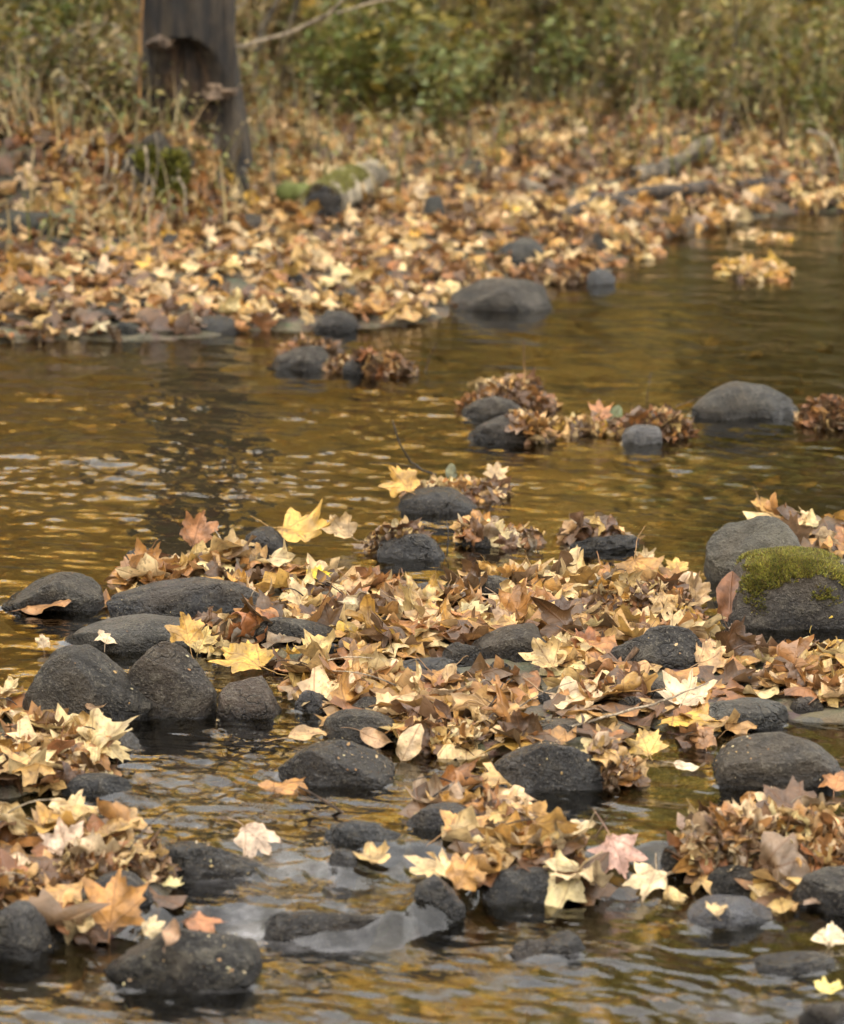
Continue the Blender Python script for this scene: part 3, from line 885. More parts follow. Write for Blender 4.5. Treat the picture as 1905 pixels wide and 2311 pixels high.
LEAF_ME, STEM_ME = [], []
STEM_MAT, n_, l_, b_, o_ = new_mat('leaf_stem')
oi = n_.new('ShaderNodeObjectInfo')
l_.new(MIXC(n_, l_, 0.55, oi.outputs['Color'], (0.10, 0.045, 0.02)), b_.inputs['Base Color'])
b_.inputs['Roughness'].default_value = 0.6
for k, lf in enumerate(HI):
    LEAF_ME.append(mesh_np('oval_leaf' if 22 <= k < 29 else 'maple_leaf', lf['V'], [lf['tri'], lf['quad']], LEAF_ONE, {'leafuv': ('FLOAT_VECTOR', lf['uv'])}, link=False))
    sv, sf = tube_np(lf['stem'], .011, .007, 5)
    STEM_ME.append(mesh_np('stem', sv, sf, STEM_MAT, link=False))

def rot(yaw, tilt, spin):
    return np.array(Matrix.Rotation(yaw, 3, 'Z') @ Matrix.Rotation(tilt, 3, 'X') @ Matrix.Rotation(spin, 3, 'Z'))

def align(nrm, spin):
    q = Vector(nrm).normalized().to_track_quat('Z', 'Y').to_matrix()
    return np.array(q @ Matrix.Rotation(spin, 3, 'Z'))

PAL = {
    'pale tan': (0.53, 0.38, 0.18), 'tan': (0.40, 0.25, 0.09), 'ochre': (0.37, 0.20, 0.045), 'orange brown': (0.27, 0.125, 0.032),
    'rust': (0.21, 0.085, 0.025), 'dark brown': (0.090, 0.047, 0.020), 'golden yellow': (0.50, 0.30, 0.045), 'greyish brown': (0.19, 0.13, 0.075), 'pinkish tan': (0.47, 0.34, 0.19)}
def jit(c, a=.16):
    k = 1 + random.uniform(-a, a)
    return tuple(min(.85, max(.005, q * k * (1 + random.uniform(-.06, .06)))) for q in c)

class Batch:
    def __init__(self): self.d = {}
    def add(self, k, p, M, s, c): self.d.setdefault(k, []).append((p, M, s, c))
    def count(self): return sum(len(v) for v in self.d.values())
    def build(self, name, mat, lib, parent=None, origin=(0, 0, 0)):
        Vs, Ts, Qs, Us, Cs = [], [], [], [], []
        base = 0
        for k, L in self.d.items():
            lf = lib[k]
            M = np.array([m * s for _, m, s, _ in L]); P = np.array([p for p, _, _, _ in L]) - np.array(origin)
            v = np.einsum('mij,nj->mni', M, lf['V']) + P[:, None, :]
            n, m = len(lf['V']), len(L)
            offs = base + np.arange(m)[:, None, None] * n
            Vs.append(v.reshape(-1, 3))
            if len(lf['tri']): Ts.append((lf['tri'][None] + offs).reshape(-1, 3))
            Qs.append((lf['quad'][None] + offs).reshape(-1, 4))
            u = np.repeat(lf['uv'][None], m, 0).copy(); u[:, :, 2] += RNG.uniform(0, 60, m)[:, None]
            Us.append(u.reshape(-1, 3))
            c = np.ones((m, n, 4)); c[:, :, :3] = np.array([q for _, _, _, q in L])[:, None, :]
            Cs.append(c.reshape(-1, 4))
            base += n * m
        F = ([np.concatenate(Ts)] if Ts else []) + [np.concatenate(Qs)]
        o = mesh_np(name, np.concatenate(Vs), F, mat, {'leafuv': ('FLOAT_VECTOR', np.concatenate(Us)), 'tint': ('FLOAT_COLOR', np.concatenate(Cs))}, parent=parent)
        o.location = origin
        return o

N_SINGLE = [0]
def single_leaf(k, p, M, s, c, label, group=None, stem=True):
    o = bpy.data.objects.new('oval_leaf' if 22 <= k < 29 else 'maple_leaf', LEAF_ME[k])
    o.matrix_world = Matrix.Translation(Vector(p)) @ (Matrix(M.tolist()).to_4x4() @ Matrix.Scale(s, 4))
    o.color = (*c, 1)
    COL.objects.link(o)
    tag(o, label, 'leaf', group)
    if stem:
        t = bpy.data.objects.new('stem', STEM_ME[k])
        t.color = (*c, 1)
        COL.objects.link(t)
        t.parent = o
    N_SINGLE[0] += 1
    return o

# leaves that stand out, each one placed where the photo shows it
# (u0, u1, v_top, v_bottom, kind, pose, colour, label, spin, yaw)
Y_ = 'golden yellow'
HERO = [
 (183, 318, 1994, 2142, 'm', 'up', (0.40, 0.19, 0.04), 'large orange brown maple leaf standing upright in front of the boulder at the bottom left', 10, 8),
 (90, 196, 1868, 1982, 'm', 'up', (0.52, 0.37, 0.25), 'pale pinkish pointed maple leaf standing up from the dark leaf pack at the lower left', -25, -20),
 (520, 624, 1852, 1940, 'm', 'lean', (0.52, 0.38, 0.26), 'pale curled maple leaf folded over the right shoulder of the jagged wet rock', 150, 20),
 (577, 700, 1763, 1811, 'm', 'flat', (0.38, 0.18, 0.04), 'orange leaf floating like a boat on the golden pool', 40, 0),
 (354, 414, 1996, 2032, 'm', 'flat', (0.58, 0.48, 0.22), 'pale yellow leaf at the edge of the rounded slate rock', 100, 0),
 (392, 490, 1166, 1265, 'm', 'up', (0.36, 0.16, 0.05), 'red brown maple leaf standing upright behind the left rocks against the stream', 20, 15),
 (600, 742, 1176, 1243, 'm', 'up', (0.50, 0.29, 0.045), 'large golden yellow maple leaf lying across the stream edge behind the bar', 80, -10),
 (732, 814, 1170, 1243, 'm', 'up', (0.48, 0.33, 0.16), 'crumpled tan maple leaf right of the large golden leaf', -30, 25),
 (46, 160, 1335, 1406, 'o', 'lean', (0.34, 0.17, 0.05), 'brown leaf with a pale edge dipping into water before the leftmost rock', 60, -30),
 (69, 121, 1437, 1481, 'm', 'up', (0.52, 0.38, 0.22), 'small pale leaf standing in water left of the long flat rock', 0, 10),
 (377, 464, 1404, 1478, 'm', 'up', (0.50, 0.28, 0.05), 'yellow maple leaf with serrated top leaning on the long flat rock', -8, 5),
 (420, 490, 1425, 1498, 'm', 'lean', (0.54, 0.37, 0.12), 'pale yellow pointed leaf in front of the serrated yellow maple leaf', 15, -15),
 (492, 628, 1468, 1533, 'm', 'lean', (0.52, 0.30, 0.04), 'bright ochre yellow leaf above the squarish brown stone', -40, 10),
 (680, 748, 1292, 1321, 'm', 'lean', (0.68, 0.48, 0.02), 'small lemon yellow leaf at the back edge of the bar', 60, 0),
 (213, 273, 1430, 1467, 'm', 'lean', (0.54, 0.40, 0.24), 'pale leaf lying on the long flat rock above the biggest boulder', 30, 20),
 (1617, 1685, 1297, 1414, 'o', 'up', (0.17, 0.068, 0.020), 'rust brown oval leaf leaning upright against the mossy boulder', 6, 5),
 (1803, 1895, 1350, 1430, 'm', 'up', (0.60, 0.42, 0.05), 'yellow maple leaf with long points standing in front of the mossy boulder', 25, 0),
 (1288, 1370, 1432, 1504, 'm', 'up', (0.24, 0.085, 0.018), 'rust red maple leaf standing beside the grey rounded rock', -35, 10),
 (1488, 1602, 1552, 1618, 'm', 'lean', (0.56, 0.42, 0.25), 'large pale maple leaf spread face up beside the flat grey stone', 12, -8),
 (1546, 1644, 1460, 1540, 'm', 'lean', (0.44, 0.27, 0.12), 'tan maple leaf with dark veins at the right end of the wedge rock', 70, 15),
 (1365, 1422, 1512, 1561, 'm', 'lean', (0.52, 0.30, 0.05), 'yellow maple leaf in front of the wedge rock', 20, -10),
 (1542, 1632, 1640, 1712, 'm', 'lean', (0.34, 0.17, 0.055), 'orange brown curled leaf left of the dark rock at the right edge', -20, -15),
 (1610, 1704, 1618, 1668, 'm', 'lean', (0.44, 0.24, 0.08), 'tan orange leaf draped over the back of the dark rock at the right edge', 50, 10),
 (1125, 1180, 1585, 1666, 'o', 'up', (0.20, 0.085, 0.025), 'dark brown oval leaf standing on edge near the flat light grey stone', -20, 20),
 (1127, 1270, 1355, 1406, 'o', 'lean', (0.52, 0.38, 0.21), 'long pale rolled leaf lying behind the grey rounded rock', 80, 0),
 (1011, 1138, 1320, 1373, 'm', 'flat', (0.54, 0.41, 0.24), 'pale cream leaf lying in front of the round dark stone', 30, 0),
 (916, 1040, 1376, 1450, 'm', 'lean', (0.44, 0.22, 0.04), 'large amber maple leaf lying in the middle of the bar', 0, 5),
 (960, 1040, 1370, 1402, 'm', 'flat', (0.66, 0.46, 0.02), 'bright speckled yellow leaf above the large amber leaf', 60, 0),
 (1467, 1528, 1333, 1404, 'm', 'up', (0.46, 0.30, 0.13), 'tan maple leaf hanging upright left of the mossy boulder', 170, -10),
 (1548, 1594, 1303, 1396, 'm', 'up', (0.44, 0.28, 0.13), 'narrow folded tan leaf against the left side of the mossy boulder', 30, 45),
 (1438, 1484, 1250, 1291, 'm', 'up', (0.52, 0.38, 0.20), 'pale leaf poking up at the back of the bar against the stream', -10, 0),
 (1183, 1288, 1458, 1540, 'm', 'up', (0.48, 0.33, 0.14), 'tan maple leaf propped against the right side of the grey rounded rock', -30, -5),
 (1415, 1530, 1962, 2023, 'm', 'lean', (0.58, 0.44, 0.25), 'pale straw coloured leaf at the left foot of the big leaf heap', 200, 0),
 (1485, 1555, 2000, 2046, 'm', 'lean', (0.52, 0.36, 0.15), 'pale yellow leaf just below the straw coloured leaf beside the washed over stone', 140, 0),
 (998, 1092, 1948, 2038, 'm', 'up', (0.42, 0.22, 0.065), 'orange tan maple leaf leaning between the two dark rocks in the centre foreground', 30, -8),
 (978, 1102, 1840, 1915, 'm', 'lean', (0.42, 0.22, 0.06), 'big orange maple leaf on top of the middle leaf shoal', 70, 12),
 (1333, 1446, 1878, 1980, 'm', 'lean', (0.46, 0.27, 0.20), 'glossy wet pinkish leaf between the middle shoal and the big heap', 160, 0),
 (1656, 1730, 1790, 1834, 'o', 'up', (0.40, 0.18, 0.03), 'bright orange leaf on top of the big leaf heap', 60, 10),
 (1846, 1930, 1754, 1800, 'm', 'lean', (0.34, 0.15, 0.04), 'orange brown leaf in the water below the dark rock at the right edge', 20, 0),
 (1832, 1915, 2098, 2150, 'm', 'lean', (0.58, 0.46, 0.28), 'pale leaf on the water at the right edge near the bottom', 10, 0),
 (1828, 1910, 2240, 2268, 'm', 'flat', (0.58, 0.46, 0.14), 'pale yellow leaf on the bottom right corner rock', 40, 0),
 (1585, 1648, 2055, 2092, 'm', 'flat', (0.48, 0.33, 0.15), 'tan leaf stuck on the washed over bluish stone', 0, 0),
 (1520, 1595, 1730, 1757, 'o', 'flat', (0.54, 0.42, 0.27), 'pale flat leaf floating left of the dark rock at the right edge', 90, 0),
 (890, 964, 1640, 1732, 'o', 'up', (0.46, 0.32, 0.17), 'pale ribbed leaf hanging upright between two black rocks', 20, -10),
 (650, 743, 1645, 1683, 'o', 'lean', (0.42, 0.26, 0.11), 'ribbed tan leaf curled over the top of the wet black mossy rock', 70, 0),
 (810, 895, 1650, 1706, 'o', 'lean', (0.36, 0.22, 0.11), 'tan brown leaf on the right shoulder of the smooth round grey rock', 120, 10),
 (1763, 1905, 1529, 1590, 'm', 'lean', (0.50, 0.36, 0.21), 'big pale curled leaf lying at the right edge of the bar', 80, 0),
 (1747, 1838, 1463, 1528, 'm', 'lean', (0.48, 0.29, 0.07), 'yellow tan leaf standing at the right side of the bar', 15, -10),
 (1412, 1502, 1662, 1727, 'm', 'lean', (0.48, 0.30, 0.08), 'yellowish maple leaf at the front edge of the bar right of the black speckled rock', -15, 0),
 (358, 418, 2083, 2148, 'o', 'lean', (0.38, 0.23, 0.13), 'brown leaf hanging down the top of the seed strewn boulder', 20, 0),
 (308, 372, 2082, 2132, 'm', 'lean', (0.50, 0.38, 0.20), 'pale crumpled leaf on the left of the seed strewn boulder', 60, 0),
 (396, 500, 2070, 2102, 'm', 'lean', (0.36, 0.15, 0.05), 'red brown leaf lying along the crest of the seed strewn boulder', 90, 0),
 (193, 242, 1591, 1619, 'o', 'lean', (0.22, 0.13, 0.06), 'small brown leaf stuck on the face of the biggest boulder', 90, 0),
 (52, 140, 1618, 1652, 'o', 'lean', (0.16, 0.12, 0.05), 'olive brown oval leaf at the foot of the biggest boulder', 80, 0),
 (1213, 1364, 1560, 1618, 'm', 'lean', (0.50, 0.36, 0.20), 'large pale crumpled leaf behind the flat light grey stone', 100, 0),
 (782, 890, 1928, 1980, 'm', 'flat', (0.42, 0.28, 0.11), 'tan leaf half under water at the right side of the little chute', 0, 0),
 (1321, 1389, 915, 975, 'm', 'up', (0.40, 0.17, 0.05), 'orange leaf standing between the mid stream leaf packs', 0, 0),
 (1369, 1411, 918, 972, 'o', 'up', (0.10, 0.12, 0.035), 'green oval leaf beside the shaggy leaf pack in mid stream', 15, 0),
 (868, 958, 1067, 1135, 'm', 'up', (0.50, 0.28, 0.05), 'ochre yellow maple leaf at the left end of the mid stream leaf pack', -35, 0),
 (1092, 1146, 1053, 1102, 'm', 'up', (0.46, 0.31, 0.15), 'star shaped tan leaf standing at the right of the mid stream leaf pack', 12, 0),
 (990, 1046, 1052, 1096, 'o', 'up', (0.13, 0.13, 0.05), 'greenish leaf standing on top of the mid stream leaf pack', 0, 0),
 (1500, 1560, 1270, 1312, 'm', 'up', (0.50, 0.30, 0.07), 'ochre maple leaf upright at the back of the bar near the tall boulder', 0, 0),
 (1270, 1322, 1282, 1330, 'm', 'up', (0.44, 0.25, 0.07), 'orange tan leaf perched on the dark leaf heap at the back of the bar', -20, 0),
 (240, 345, 1268, 1332, 'm', 'lean', (0.36, 0.18, 0.065), 'brown orange maple leaf standing behind the broad flat rock', -15, 0),
 (1010, 1070, 1560, 1605, 'm', 'lean', (0.44, 0.23, 0.05), 'small orange leaf in the middle of the lower bar', 40, 0),
 (1800, 1900, 1875, 1930, 'm', 'lean', (0.34, 0.19, 0.08), 'brown leaf with a pale underside draped over the right edge rock', 170, 0),
 (1700, 1800, 1885, 1950, 'm', 'lean', (0.40, 0.25, 0.14), 'tan brown folded leaf draped over the front of the big leaf heap', 175, 10),
]
hi_rr = [0]
def place_hero(h):
    u0, u1, vt, vb, kind, pose, c, label, spin, yaw = h
    uc = (u0 + u1) / 2
    if c[2] < .06: c = (c[0] * .92, c[1] * .92, c[2] * 1.1)
    if pose == 'flat':
        p = pick(uc, (vt + vb) / 2)
        s = px(p)
        size = (u1 - u0) * 1.02 * s
        tilt = R(random.uniform(4, 10))
        pos = p + Vector((0, 0, .012))
    else:
        p = pick(uc, vb - (4 if pose == 'up' else (vb - vt) * .3))
        s = px(p)
        size = max((u1 - u0), (vb - vt)) * 1.04 * s
        if kind == 'o' and pose == 'up': size = (vb - vt) * 1.05 * s
        tilt = min(R(76), max(R(10), math.asin(min(1, (vb - vt) * s / size)) - R(10)))
        if pose == 'up': pos = p + Vector((0, 0.02 + 0.12 * size, (vb - vt) * s * 0.5))
        else: pos = p + Vector((0, 0, .008 + (vb - vt) * s * .22))
    pool = OVAL_HI if kind == 'o' else MAPLE_HI
    # upright and spread leaves take the flatter blades so that their outline shows
    flat = sorted(pool, key=lambda k: np.ptp(HI[k]['V'][:, 2]))
    hi_rr[0] += 1
    k = flat[0] if (kind, pose) == ('o', 'up') else flat[hi_rr[0] % max(3, int(len(flat) * .55))]
    single_leaf(k, pos, rot(R(yaw), tilt, R(-spin)), size, c, label)
for h in HERO: place_hero(h)

litter = Batch()
COLS = ['pale tan', 'tan', 'ochre', 'orange brown', 'rust', 'dark brown', Y_, 'pinkish tan', 'greyish brown']
W_BAR = [.22, .26, .18, .17, .05, .08, .02, .02, .0]
W_FAR = [.27, .27, .16, .14, .04, .08, .01, .03, .0]
def pick_col(w): return random.choices(COLS, w)[0]

def poly_samples(poly, n):
    P = np.array(poly); out = []
    lo, hi = P.min(0), P.max(0)
    while len(out) < n:
        x = RNG.uniform(lo[0], hi[0], 4000); y = RNG.uniform(lo[1], hi[1], 4000)
        m = sdist(x, y, poly) + 0.02 * noise2(x, y, 9.0, 31) > -0.01
        out += list(zip(x[m], y[m]))
    return out[:n]

cand = []
def scatter_bar(poly, n, zone, weights, smin=.06, smax=.132, thick=.016):
    pts = poly_samples(poly, n)
    X = np.array([p[0] for p in pts]); Y = np.array([p[1] for p in pts])
    tz = np.maximum(terrain(X, Y), level(X, Y) - .004)
    wetp = noise2(X, Y, 5.0, 61)                      # hollows where water shows between the leaves
    for i, (x_, y_) in enumerate(pts):
        z, nrm, up = drop(x_, y_, tz[i])
        if up > .012 and random.random() < .985: continue
        if up < .012 and random.random() < .85 and (drop(x_ * (1 + .06 / y_), y_ + .06)[2] > .03 or drop(x_ * (1 + .12 / y_), y_ + .12)[2] > .04): continue
        layer = random.random()
        hollow = wetp[i] > .30
        if hollow and random.random() < .6: continue
        size = random.uniform(smin, smax) * (1.0 if random.random() < .8 else .7)
        tilt = abs(random.gauss(0, R(17))) if not hollow else abs(random.gauss(0, R(5)))
        if random.random() < .07 and not hollow: tilt = R(random.uniform(45, 80))
        yaw = random.uniform(0, 6.28)
        M = rot(yaw, tilt, random.uniform(0, 6.28))
        zz = z + .004 + layer * (thick if not hollow else .006) + .32 * size * math.sin(tilt) * .8
        cname = pick_col(weights if layer > .45 else [.04, .12, .08, .16, .14, .42, .0, .0, .04])  # under-layer is wet brown, darkened further to paint shade into the gaps
        oval = random.random() < .14
        cand.append((layer * .5 + size * 4 + .8 * math.sin(tilt) - .02 * y_, (x_, y_, zz), M, size, cname, oval, zone))
scatter_bar(BAR, 1750, 'midstream leaf bar', W_BAR)
scatter_bar(SMALLBARS[0][0], 260, 'leaf heap at the left edge', [.28, .3, .12, .12, .03, .05, .01, .07, .02], thick=.04)
scatter_bar(SMALLBARS[1][0], 110, 'leaf pack at the lower left', [.12, .22, .1, .2, .08, .2, .0, .05, .03], thick=.025)
scatter_bar(SMALLBARS[2][0], 70, 'leaf shoal in the foreground', [.14, .24, .1, .16, .05, .13, .01, .07, .10], thick=.025)
scatter_bar(SMALLBARS[4][0], 45, 'leaf shoal in the foreground', [.14, .24, .1, .16, .05, .13, .01, .07, .10], thick=.015)
scatter_bar(SMALLBARS[3][0], 110, 'leaf shoal in the foreground', [.14, .24, .06, .14, .05, .15, .0, .07, .15], thick=.02)
scatter_bar(SMALLBARS[5][0], 60, 'leaf patch behind the mossy boulder', W_BAR, thick=.015)
cand.sort(key=lambda q: -q[0])
n_left = 300 - N_SINGLE[0]
for i, (sc, p, M, s, cn, oval, zone) in enumerate(cand):
    inx = abs(p[0]) < .1302 * p[1] + .03
    if n_left > 0 and inx:
        k = random.choice(OVAL_HI if oval else (MAPLE_HI if random.random() < .8 else range(29, 39)))
        kind = 'oval' if oval else 'maple'
        single_leaf(k, p, M, s, jit(PAL[cn]), f'{cn} dry {kind} leaf on the {zone}', f'{cn} {kind} leaves on the {zone}')
        n_left -= 1
    else:
        k = random.choice(range(18, 23) if oval else range(18))
        litter.add(k, p, M, s, jit(PAL[cn]))

# the far bank, thick with leaves
def scatter_far(n, cut=False):
    Y = np.sqrt(RNG.uniform(10.3 ** 2, 17.3 ** 2, n)); X = RNG.uniform(-1, 1, n) * (.15 * Y + 1.1)
    if cut: Y = RNG.uniform(12.65, 13.3, n); X = RNG.uniform(-2.6, -.7, n)
    d = sdist(X, Y, LAND) + .10 * noise2(X, Y, 2.3, 21)
    side = sm((X - .7) / 1.3)
    s0 = 3.4 - 2.4 * side
    Z = np.maximum(terrain(X, Y), level(X, Y))
    e = .003
    gx = (terrain(X + e, Y) - Z) / e; gy_ = (terrain(X, Y + e) - Z) / e
    bare = noise2(X, Y, 2.0, 66)
    hole = noise2(X, Y, 4.2, 67)
    for i in range(n):
        if d[i] < -.13: continue
        pr = 1.0 if d[i] < s0[i] else max(.0, 1 - (d[i] - s0[i]) / .7) * .7 + .08
        if random.random() > pr: continue
        if X[i] < -1.48 and 12.78 < Y[i] < 13.12 and random.random() < .88: continue
        if hole[i] > .34 and random.random() < .4: continue
        z, nrm, up = drop(X[i], Y[i], Z[i])
        if up > .012 and random.random() < .95: continue
        if up < .012 and random.random() < .6 and drop(X[i] * (1 + .09 / Y[i]), Y[i] + .09)[2] > .035: continue
        wt = W_FAR
        if X[i] < -.8 and Y[i] > 12.9: wt = [.05, .15, .15, .32, .12, .18, .01, .02, 0]
        elif bare[i] > .28: wt = [.03, .12, .08, .15, .1, .45, 0, .03, .04]
        ly = random.random()
        c = PAL[pick_col(wt if ly > .35 else [.04, .12, .08, .16, .14, .46, 0, 0, 0])]  # lower leaves get darker browns that add shade contrast by colour
        s = random.uniform(.055, .12)
        tilt = abs(random.gauss(0, R(26)))
        M = rot(random.uniform(0, 6.28), tilt, random.uniform(0, 6.28))
        nn = Vector((-max(-2, min(2, gx[i])), -max(-2, min(2, gy_[i])), 1)) if up < .01 else Vector((0, 0, 1))
        M = np.array(nn.normalized().to_track_quat('Z', 'Y').to_matrix()) @ M
        litter.add(random.choice(range(18) if random.random() < .85 else range(18, 23)), (X[i], Y[i], z + .004 + ly * .03 + .3 * s * math.sin(tilt)), M, s, jit(c, .22))
scatter_far(18000)
scatter_far(3000, True)
# sunken leaves on the stream bed
ns = 170
Y = RNG.uniform(4.4, 11.5, ns); X = RNG.uniform(-1, 1, ns) * (.14 * Y)
Z = terrain(X, Y); L_ = level(X, Y)
for i in range(ns):
    if Z[i] < L_[i] - .03:
        litter.add(random.randrange(23), (X[i], Y[i], Z[i] + .008), rot(random.uniform(0, 6.28), random.uniform(0, .25), 0), random.uniform(.06, .11), jit(PAL[random.choice(['ochre', 'tan', 'ochre', 'greyish brown', 'dark brown'])]))
lit = litter.build('leaf_litter', LEAF_MANY, LO)
tag(lit, 'carpet of fallen dry maple leaves over the bar and the far bank', 'leaf litter', kind='stuff')

# floating rafts and packs of matted leaves caught on stones
def leaf_pack(u0, u1, vt, vb, n, label, weights, dr=.6, size=(.05, .095), shag=.45, name='leaf_clump', hollow=.45, flat=False, prof=None):
    uc = (u0 + u1) / 2
    f_ = surf(uc, vb)
    s = px(f_)
    W = (u1 - u0) * s; D = W * dr
    if flat: D = (surf(uc, vt).y - f_.y)
    yc = f_.y + D * .5
    r_ = ray(uc, vt)
    H = max(.02, CAM_H + r_.z / r_.y * yc - f_.z - .034) if not flat else .012
    xc = f_.x / f_.y * yc
    b = Batch()
    lib = HI if vb > 1150 else LO
    nm = 22 if vb > 1150 else 18
    for _ in range(n):
        a = random.uniform(0, 6.28); q = math.sqrt(random.random())
        ex, ey = q * math.cos(a), q * math.sin(a)
        env = math.sqrt(max(0, 1 - q * q))
        if prof: env *= np.interp(ex, [t for t, _ in prof], [h for _, h in prof])
        sz = random.uniform(*size)
        x_, y_ = xc + ex * (W / 2 - sz * .25), yc + ey * (D / 2)
        hz = H * env * (1 - hollow * random.random() ** 1.5)
        zb, _, _ = drop(x_, y_)
        z = max(zb + .008, f_.z + hz - .3 * sz)
        if flat:
            nn = Vector((random.gauss(0, .15), random.gauss(0, .15), 1))
        else:
            nn = Vector((ex * .8 + random.gauss(0, shag), ey * .8 - .2 + random.gauss(0, shag), .95 + random.gauss(0, shag * .6)))
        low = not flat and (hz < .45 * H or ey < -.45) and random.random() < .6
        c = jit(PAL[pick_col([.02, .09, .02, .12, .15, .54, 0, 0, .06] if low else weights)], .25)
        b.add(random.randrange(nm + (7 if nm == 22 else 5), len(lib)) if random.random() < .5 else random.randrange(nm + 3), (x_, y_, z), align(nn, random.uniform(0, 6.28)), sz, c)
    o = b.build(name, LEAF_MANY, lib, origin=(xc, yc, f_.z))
    tag(o, label, 'leaf clump')
    return o
BR = [.02, .09, .03, .13, .15, .55, .0, .0, .03]; MIX = [.16, .26, .12, .18, .05, .13, .03, .05, .02]; GB = [.10, .16, .03, .08, .03, .20, .0, .12, .28]
YL = [.2, .25, .2, .15, .02, .02, .12, .04, 0]
leaf_pack(620, 760, 742, 800, 110, 'mat of brown leaves lying on the dark blocky rock off the far bank', BR)
leaf_pack(800, 944, 768, 850, 170, 'shaggy brown leaf pack off the far bank beside a low grey stone', BR, shag=.9, size=(.04, .08))
leaf_pack(735, 800, 775, 838, 30, 'small patch of orange and tan leaves between the two leaf packs off the far bank', MIX)
leaf_pack(1026, 1268, 838, 935, 240, 'tall leaf pack with pale leaves on top in mid stream', BR, shag=.7, size=(.045, .09))
leaf_pack(1045, 1230, 826, 880, 22, 'pale fresh leaves on the crest of the tall mid stream leaf pack', [.5, .3, .12, .08, 0, 0, .04, .05, 0])
leaf_pack(1150, 1250, 925, 996, 60, 'leaves folded over the right shoulder of the peaked grey rock', MIX, size=(.06, .1))
leaf_pack(1230, 1400, 918, 982, 90, 'yellow and orange leaves filling the gap between mid stream packs', YL)
leaf_pack(1382, 1570, 896, 992, 240, 'shaggy brown leaf pack with a pale wet stone in front in mid stream', BR, shag=.9)
leaf_pack(1790, 1960, 868, 965, 190, 'dark shaggy leaf pack cut by the right edge in mid stream', BR, shag=.9)
leaf_pack(905, 1155, 1050, 1135, 130, 'leaf pack lying over the smooth dark rock in mid stream', [.16, .26, .1, .14, .05, .2, .02, .05, .02], prof=[(-1, .5), (-.2, 1), (.2, .9), (1, .35)])
leaf_pack(805, 985, 1163, 1250, 110, 'layered brown leaf pack over the angular grey rock', [.12, .28, .06, .14, .06, .22, .0, .06, .06])
leaf_pack(1005, 1250, 1190, 1236, 60, 'row of curled tan leaves over the low wet stones behind the bar', GB)
leaf_pack(1258, 1425, 1172, 1230, 22, 'few long rolled grey brown leaves on the crumbly black stone', [.1, .2, 0, .1, .05, .2, 0, .05, .3], size=(.09, .14))
leaf_pack(1250, 1600, 1272, 1402, 170, 'dark heap of wet curled leaves between the bar and the mossy boulder', [.1, .22, .07, .16, .08, .27, .01, .04, .05], dr=.35, hollow=.6)
leaf_pack(430, 640, 1368, 1460, 46, 'curled dark brown leaves jammed between the left rocks', [.02, .1, .02, .1, .1, .45, .0, .01, .2], dr=.4, size=(.08, .13))
leaf_pack(-70, 250, 1672, 1790, 130, 'big heap of tan leaves on the left edge', [.26, .30, .10, .14, .03, .08, .0, .07, .02], dr=.6)
leaf_pack(60, 400, 1890, 1990, 150, 'dark leaf pack above the slate rock at the lower left', [.10, .20, .04, .16, .10, .32, 0, .05, .03], dr=.35)
leaf_pack(-60, 140, 1930, 2045, 60, 'brown leaves piled on the grey rock at the lower left edge', [.16, .22, .06, .2, .08, .2, 0, .05, .03], dr=.5)
leaf_pack(1520, 1770, 1775, 1985, 170, 'tall heap of greyish brown curled leaves in the right foreground', GB, dr=.55, shag=.8, size=(.06, .115))
leaf_pack(1690, 1960, 1862, 1990, 110, 'leaves draped over stones at the right edge of the foreground', [.12, .24, .04, .14, .05, .2, 0, .08, .13], dr=.5, size=(.07, .13))
leaf_pack(1000, 1240, 1790, 1860, 40, 'leaf shoal with a rolled leaf behind the big orange leaf', [.14, .28, .08, .2, .06, .12, 0, .08, .04], dr=.45)
leaf_pack(1030, 1335, 1880, 1955, 70, 'tan leaf shoal in the centre foreground', [.2, .32, .08, .16, .03, .1, 0, .09, .02], dr=.4, prof=[(-1, .9), (0, .9), (.6, .8), (1, .5)])
leaf_pack(1300, 1470, 1660, 1775, 60, 'brown leaves draped between the black speckled rock and the bar', [.16, .26, .06, .2, .06, .16, 0, .05, .05], dr=.5)
leaf_pack(920, 1100, 1600, 1700, 60, 'loose leaf pile left of the black speckled rock', [.2, .28, .08, .18, .06, .12, 0, .06, .02], dr=.5)
leaf_pack(1140, 1335, 578, 642, 150, 'dark leaf pack on the far leaf spit', BR)
leaf_pack(880, 970, 555, 600, 60, 'dark brown tuft of leaves near the grey rock on the far bank', [.02, .1, .02, .1, .1, .6, 0, 0, .06])
leaf_pack(40, 200, 655, 712, 90, 'dark brown patch of leaves near the left end of the far waterline', [.05, .15, .03, .12, .1, .5, 0, 0, .05])
leaf_pack(590, 740, 662, 715, 90, 'dark brown patch of leaves beside the rounded grey stone on the far waterline', [.05, .15, .03, .12, .1, .5, 0, 0, .05])
leaf_pack(860, 950, 660, 705, 50, 'dark leaf tuft with a yellow leaf at the tip of the far bank', [.05, .15, .06, .12, .1, .45, .02, 0, .05])
leaf_pack(1605, 1812, 590, 636, 70, 'floating raft of yellow and green tinged leaves in the far right water', [.2, .2, .2, .1, 0, .02, .15, .1, 0], flat=True)
leaf_pack(1630, 1795, 532, 552, 28, 'thin line of pale leaves floating in the far right water', [.4, .2, .15, .05, 0, 0, .1, .1, 0], flat=True)
leaf_pack(1395, 1500, 562, 586, 24, 'small floating leaf patch off the far leaf spit', [.3, .3, .15, .15, 0, 0, .0, .1, 0], flat=True)

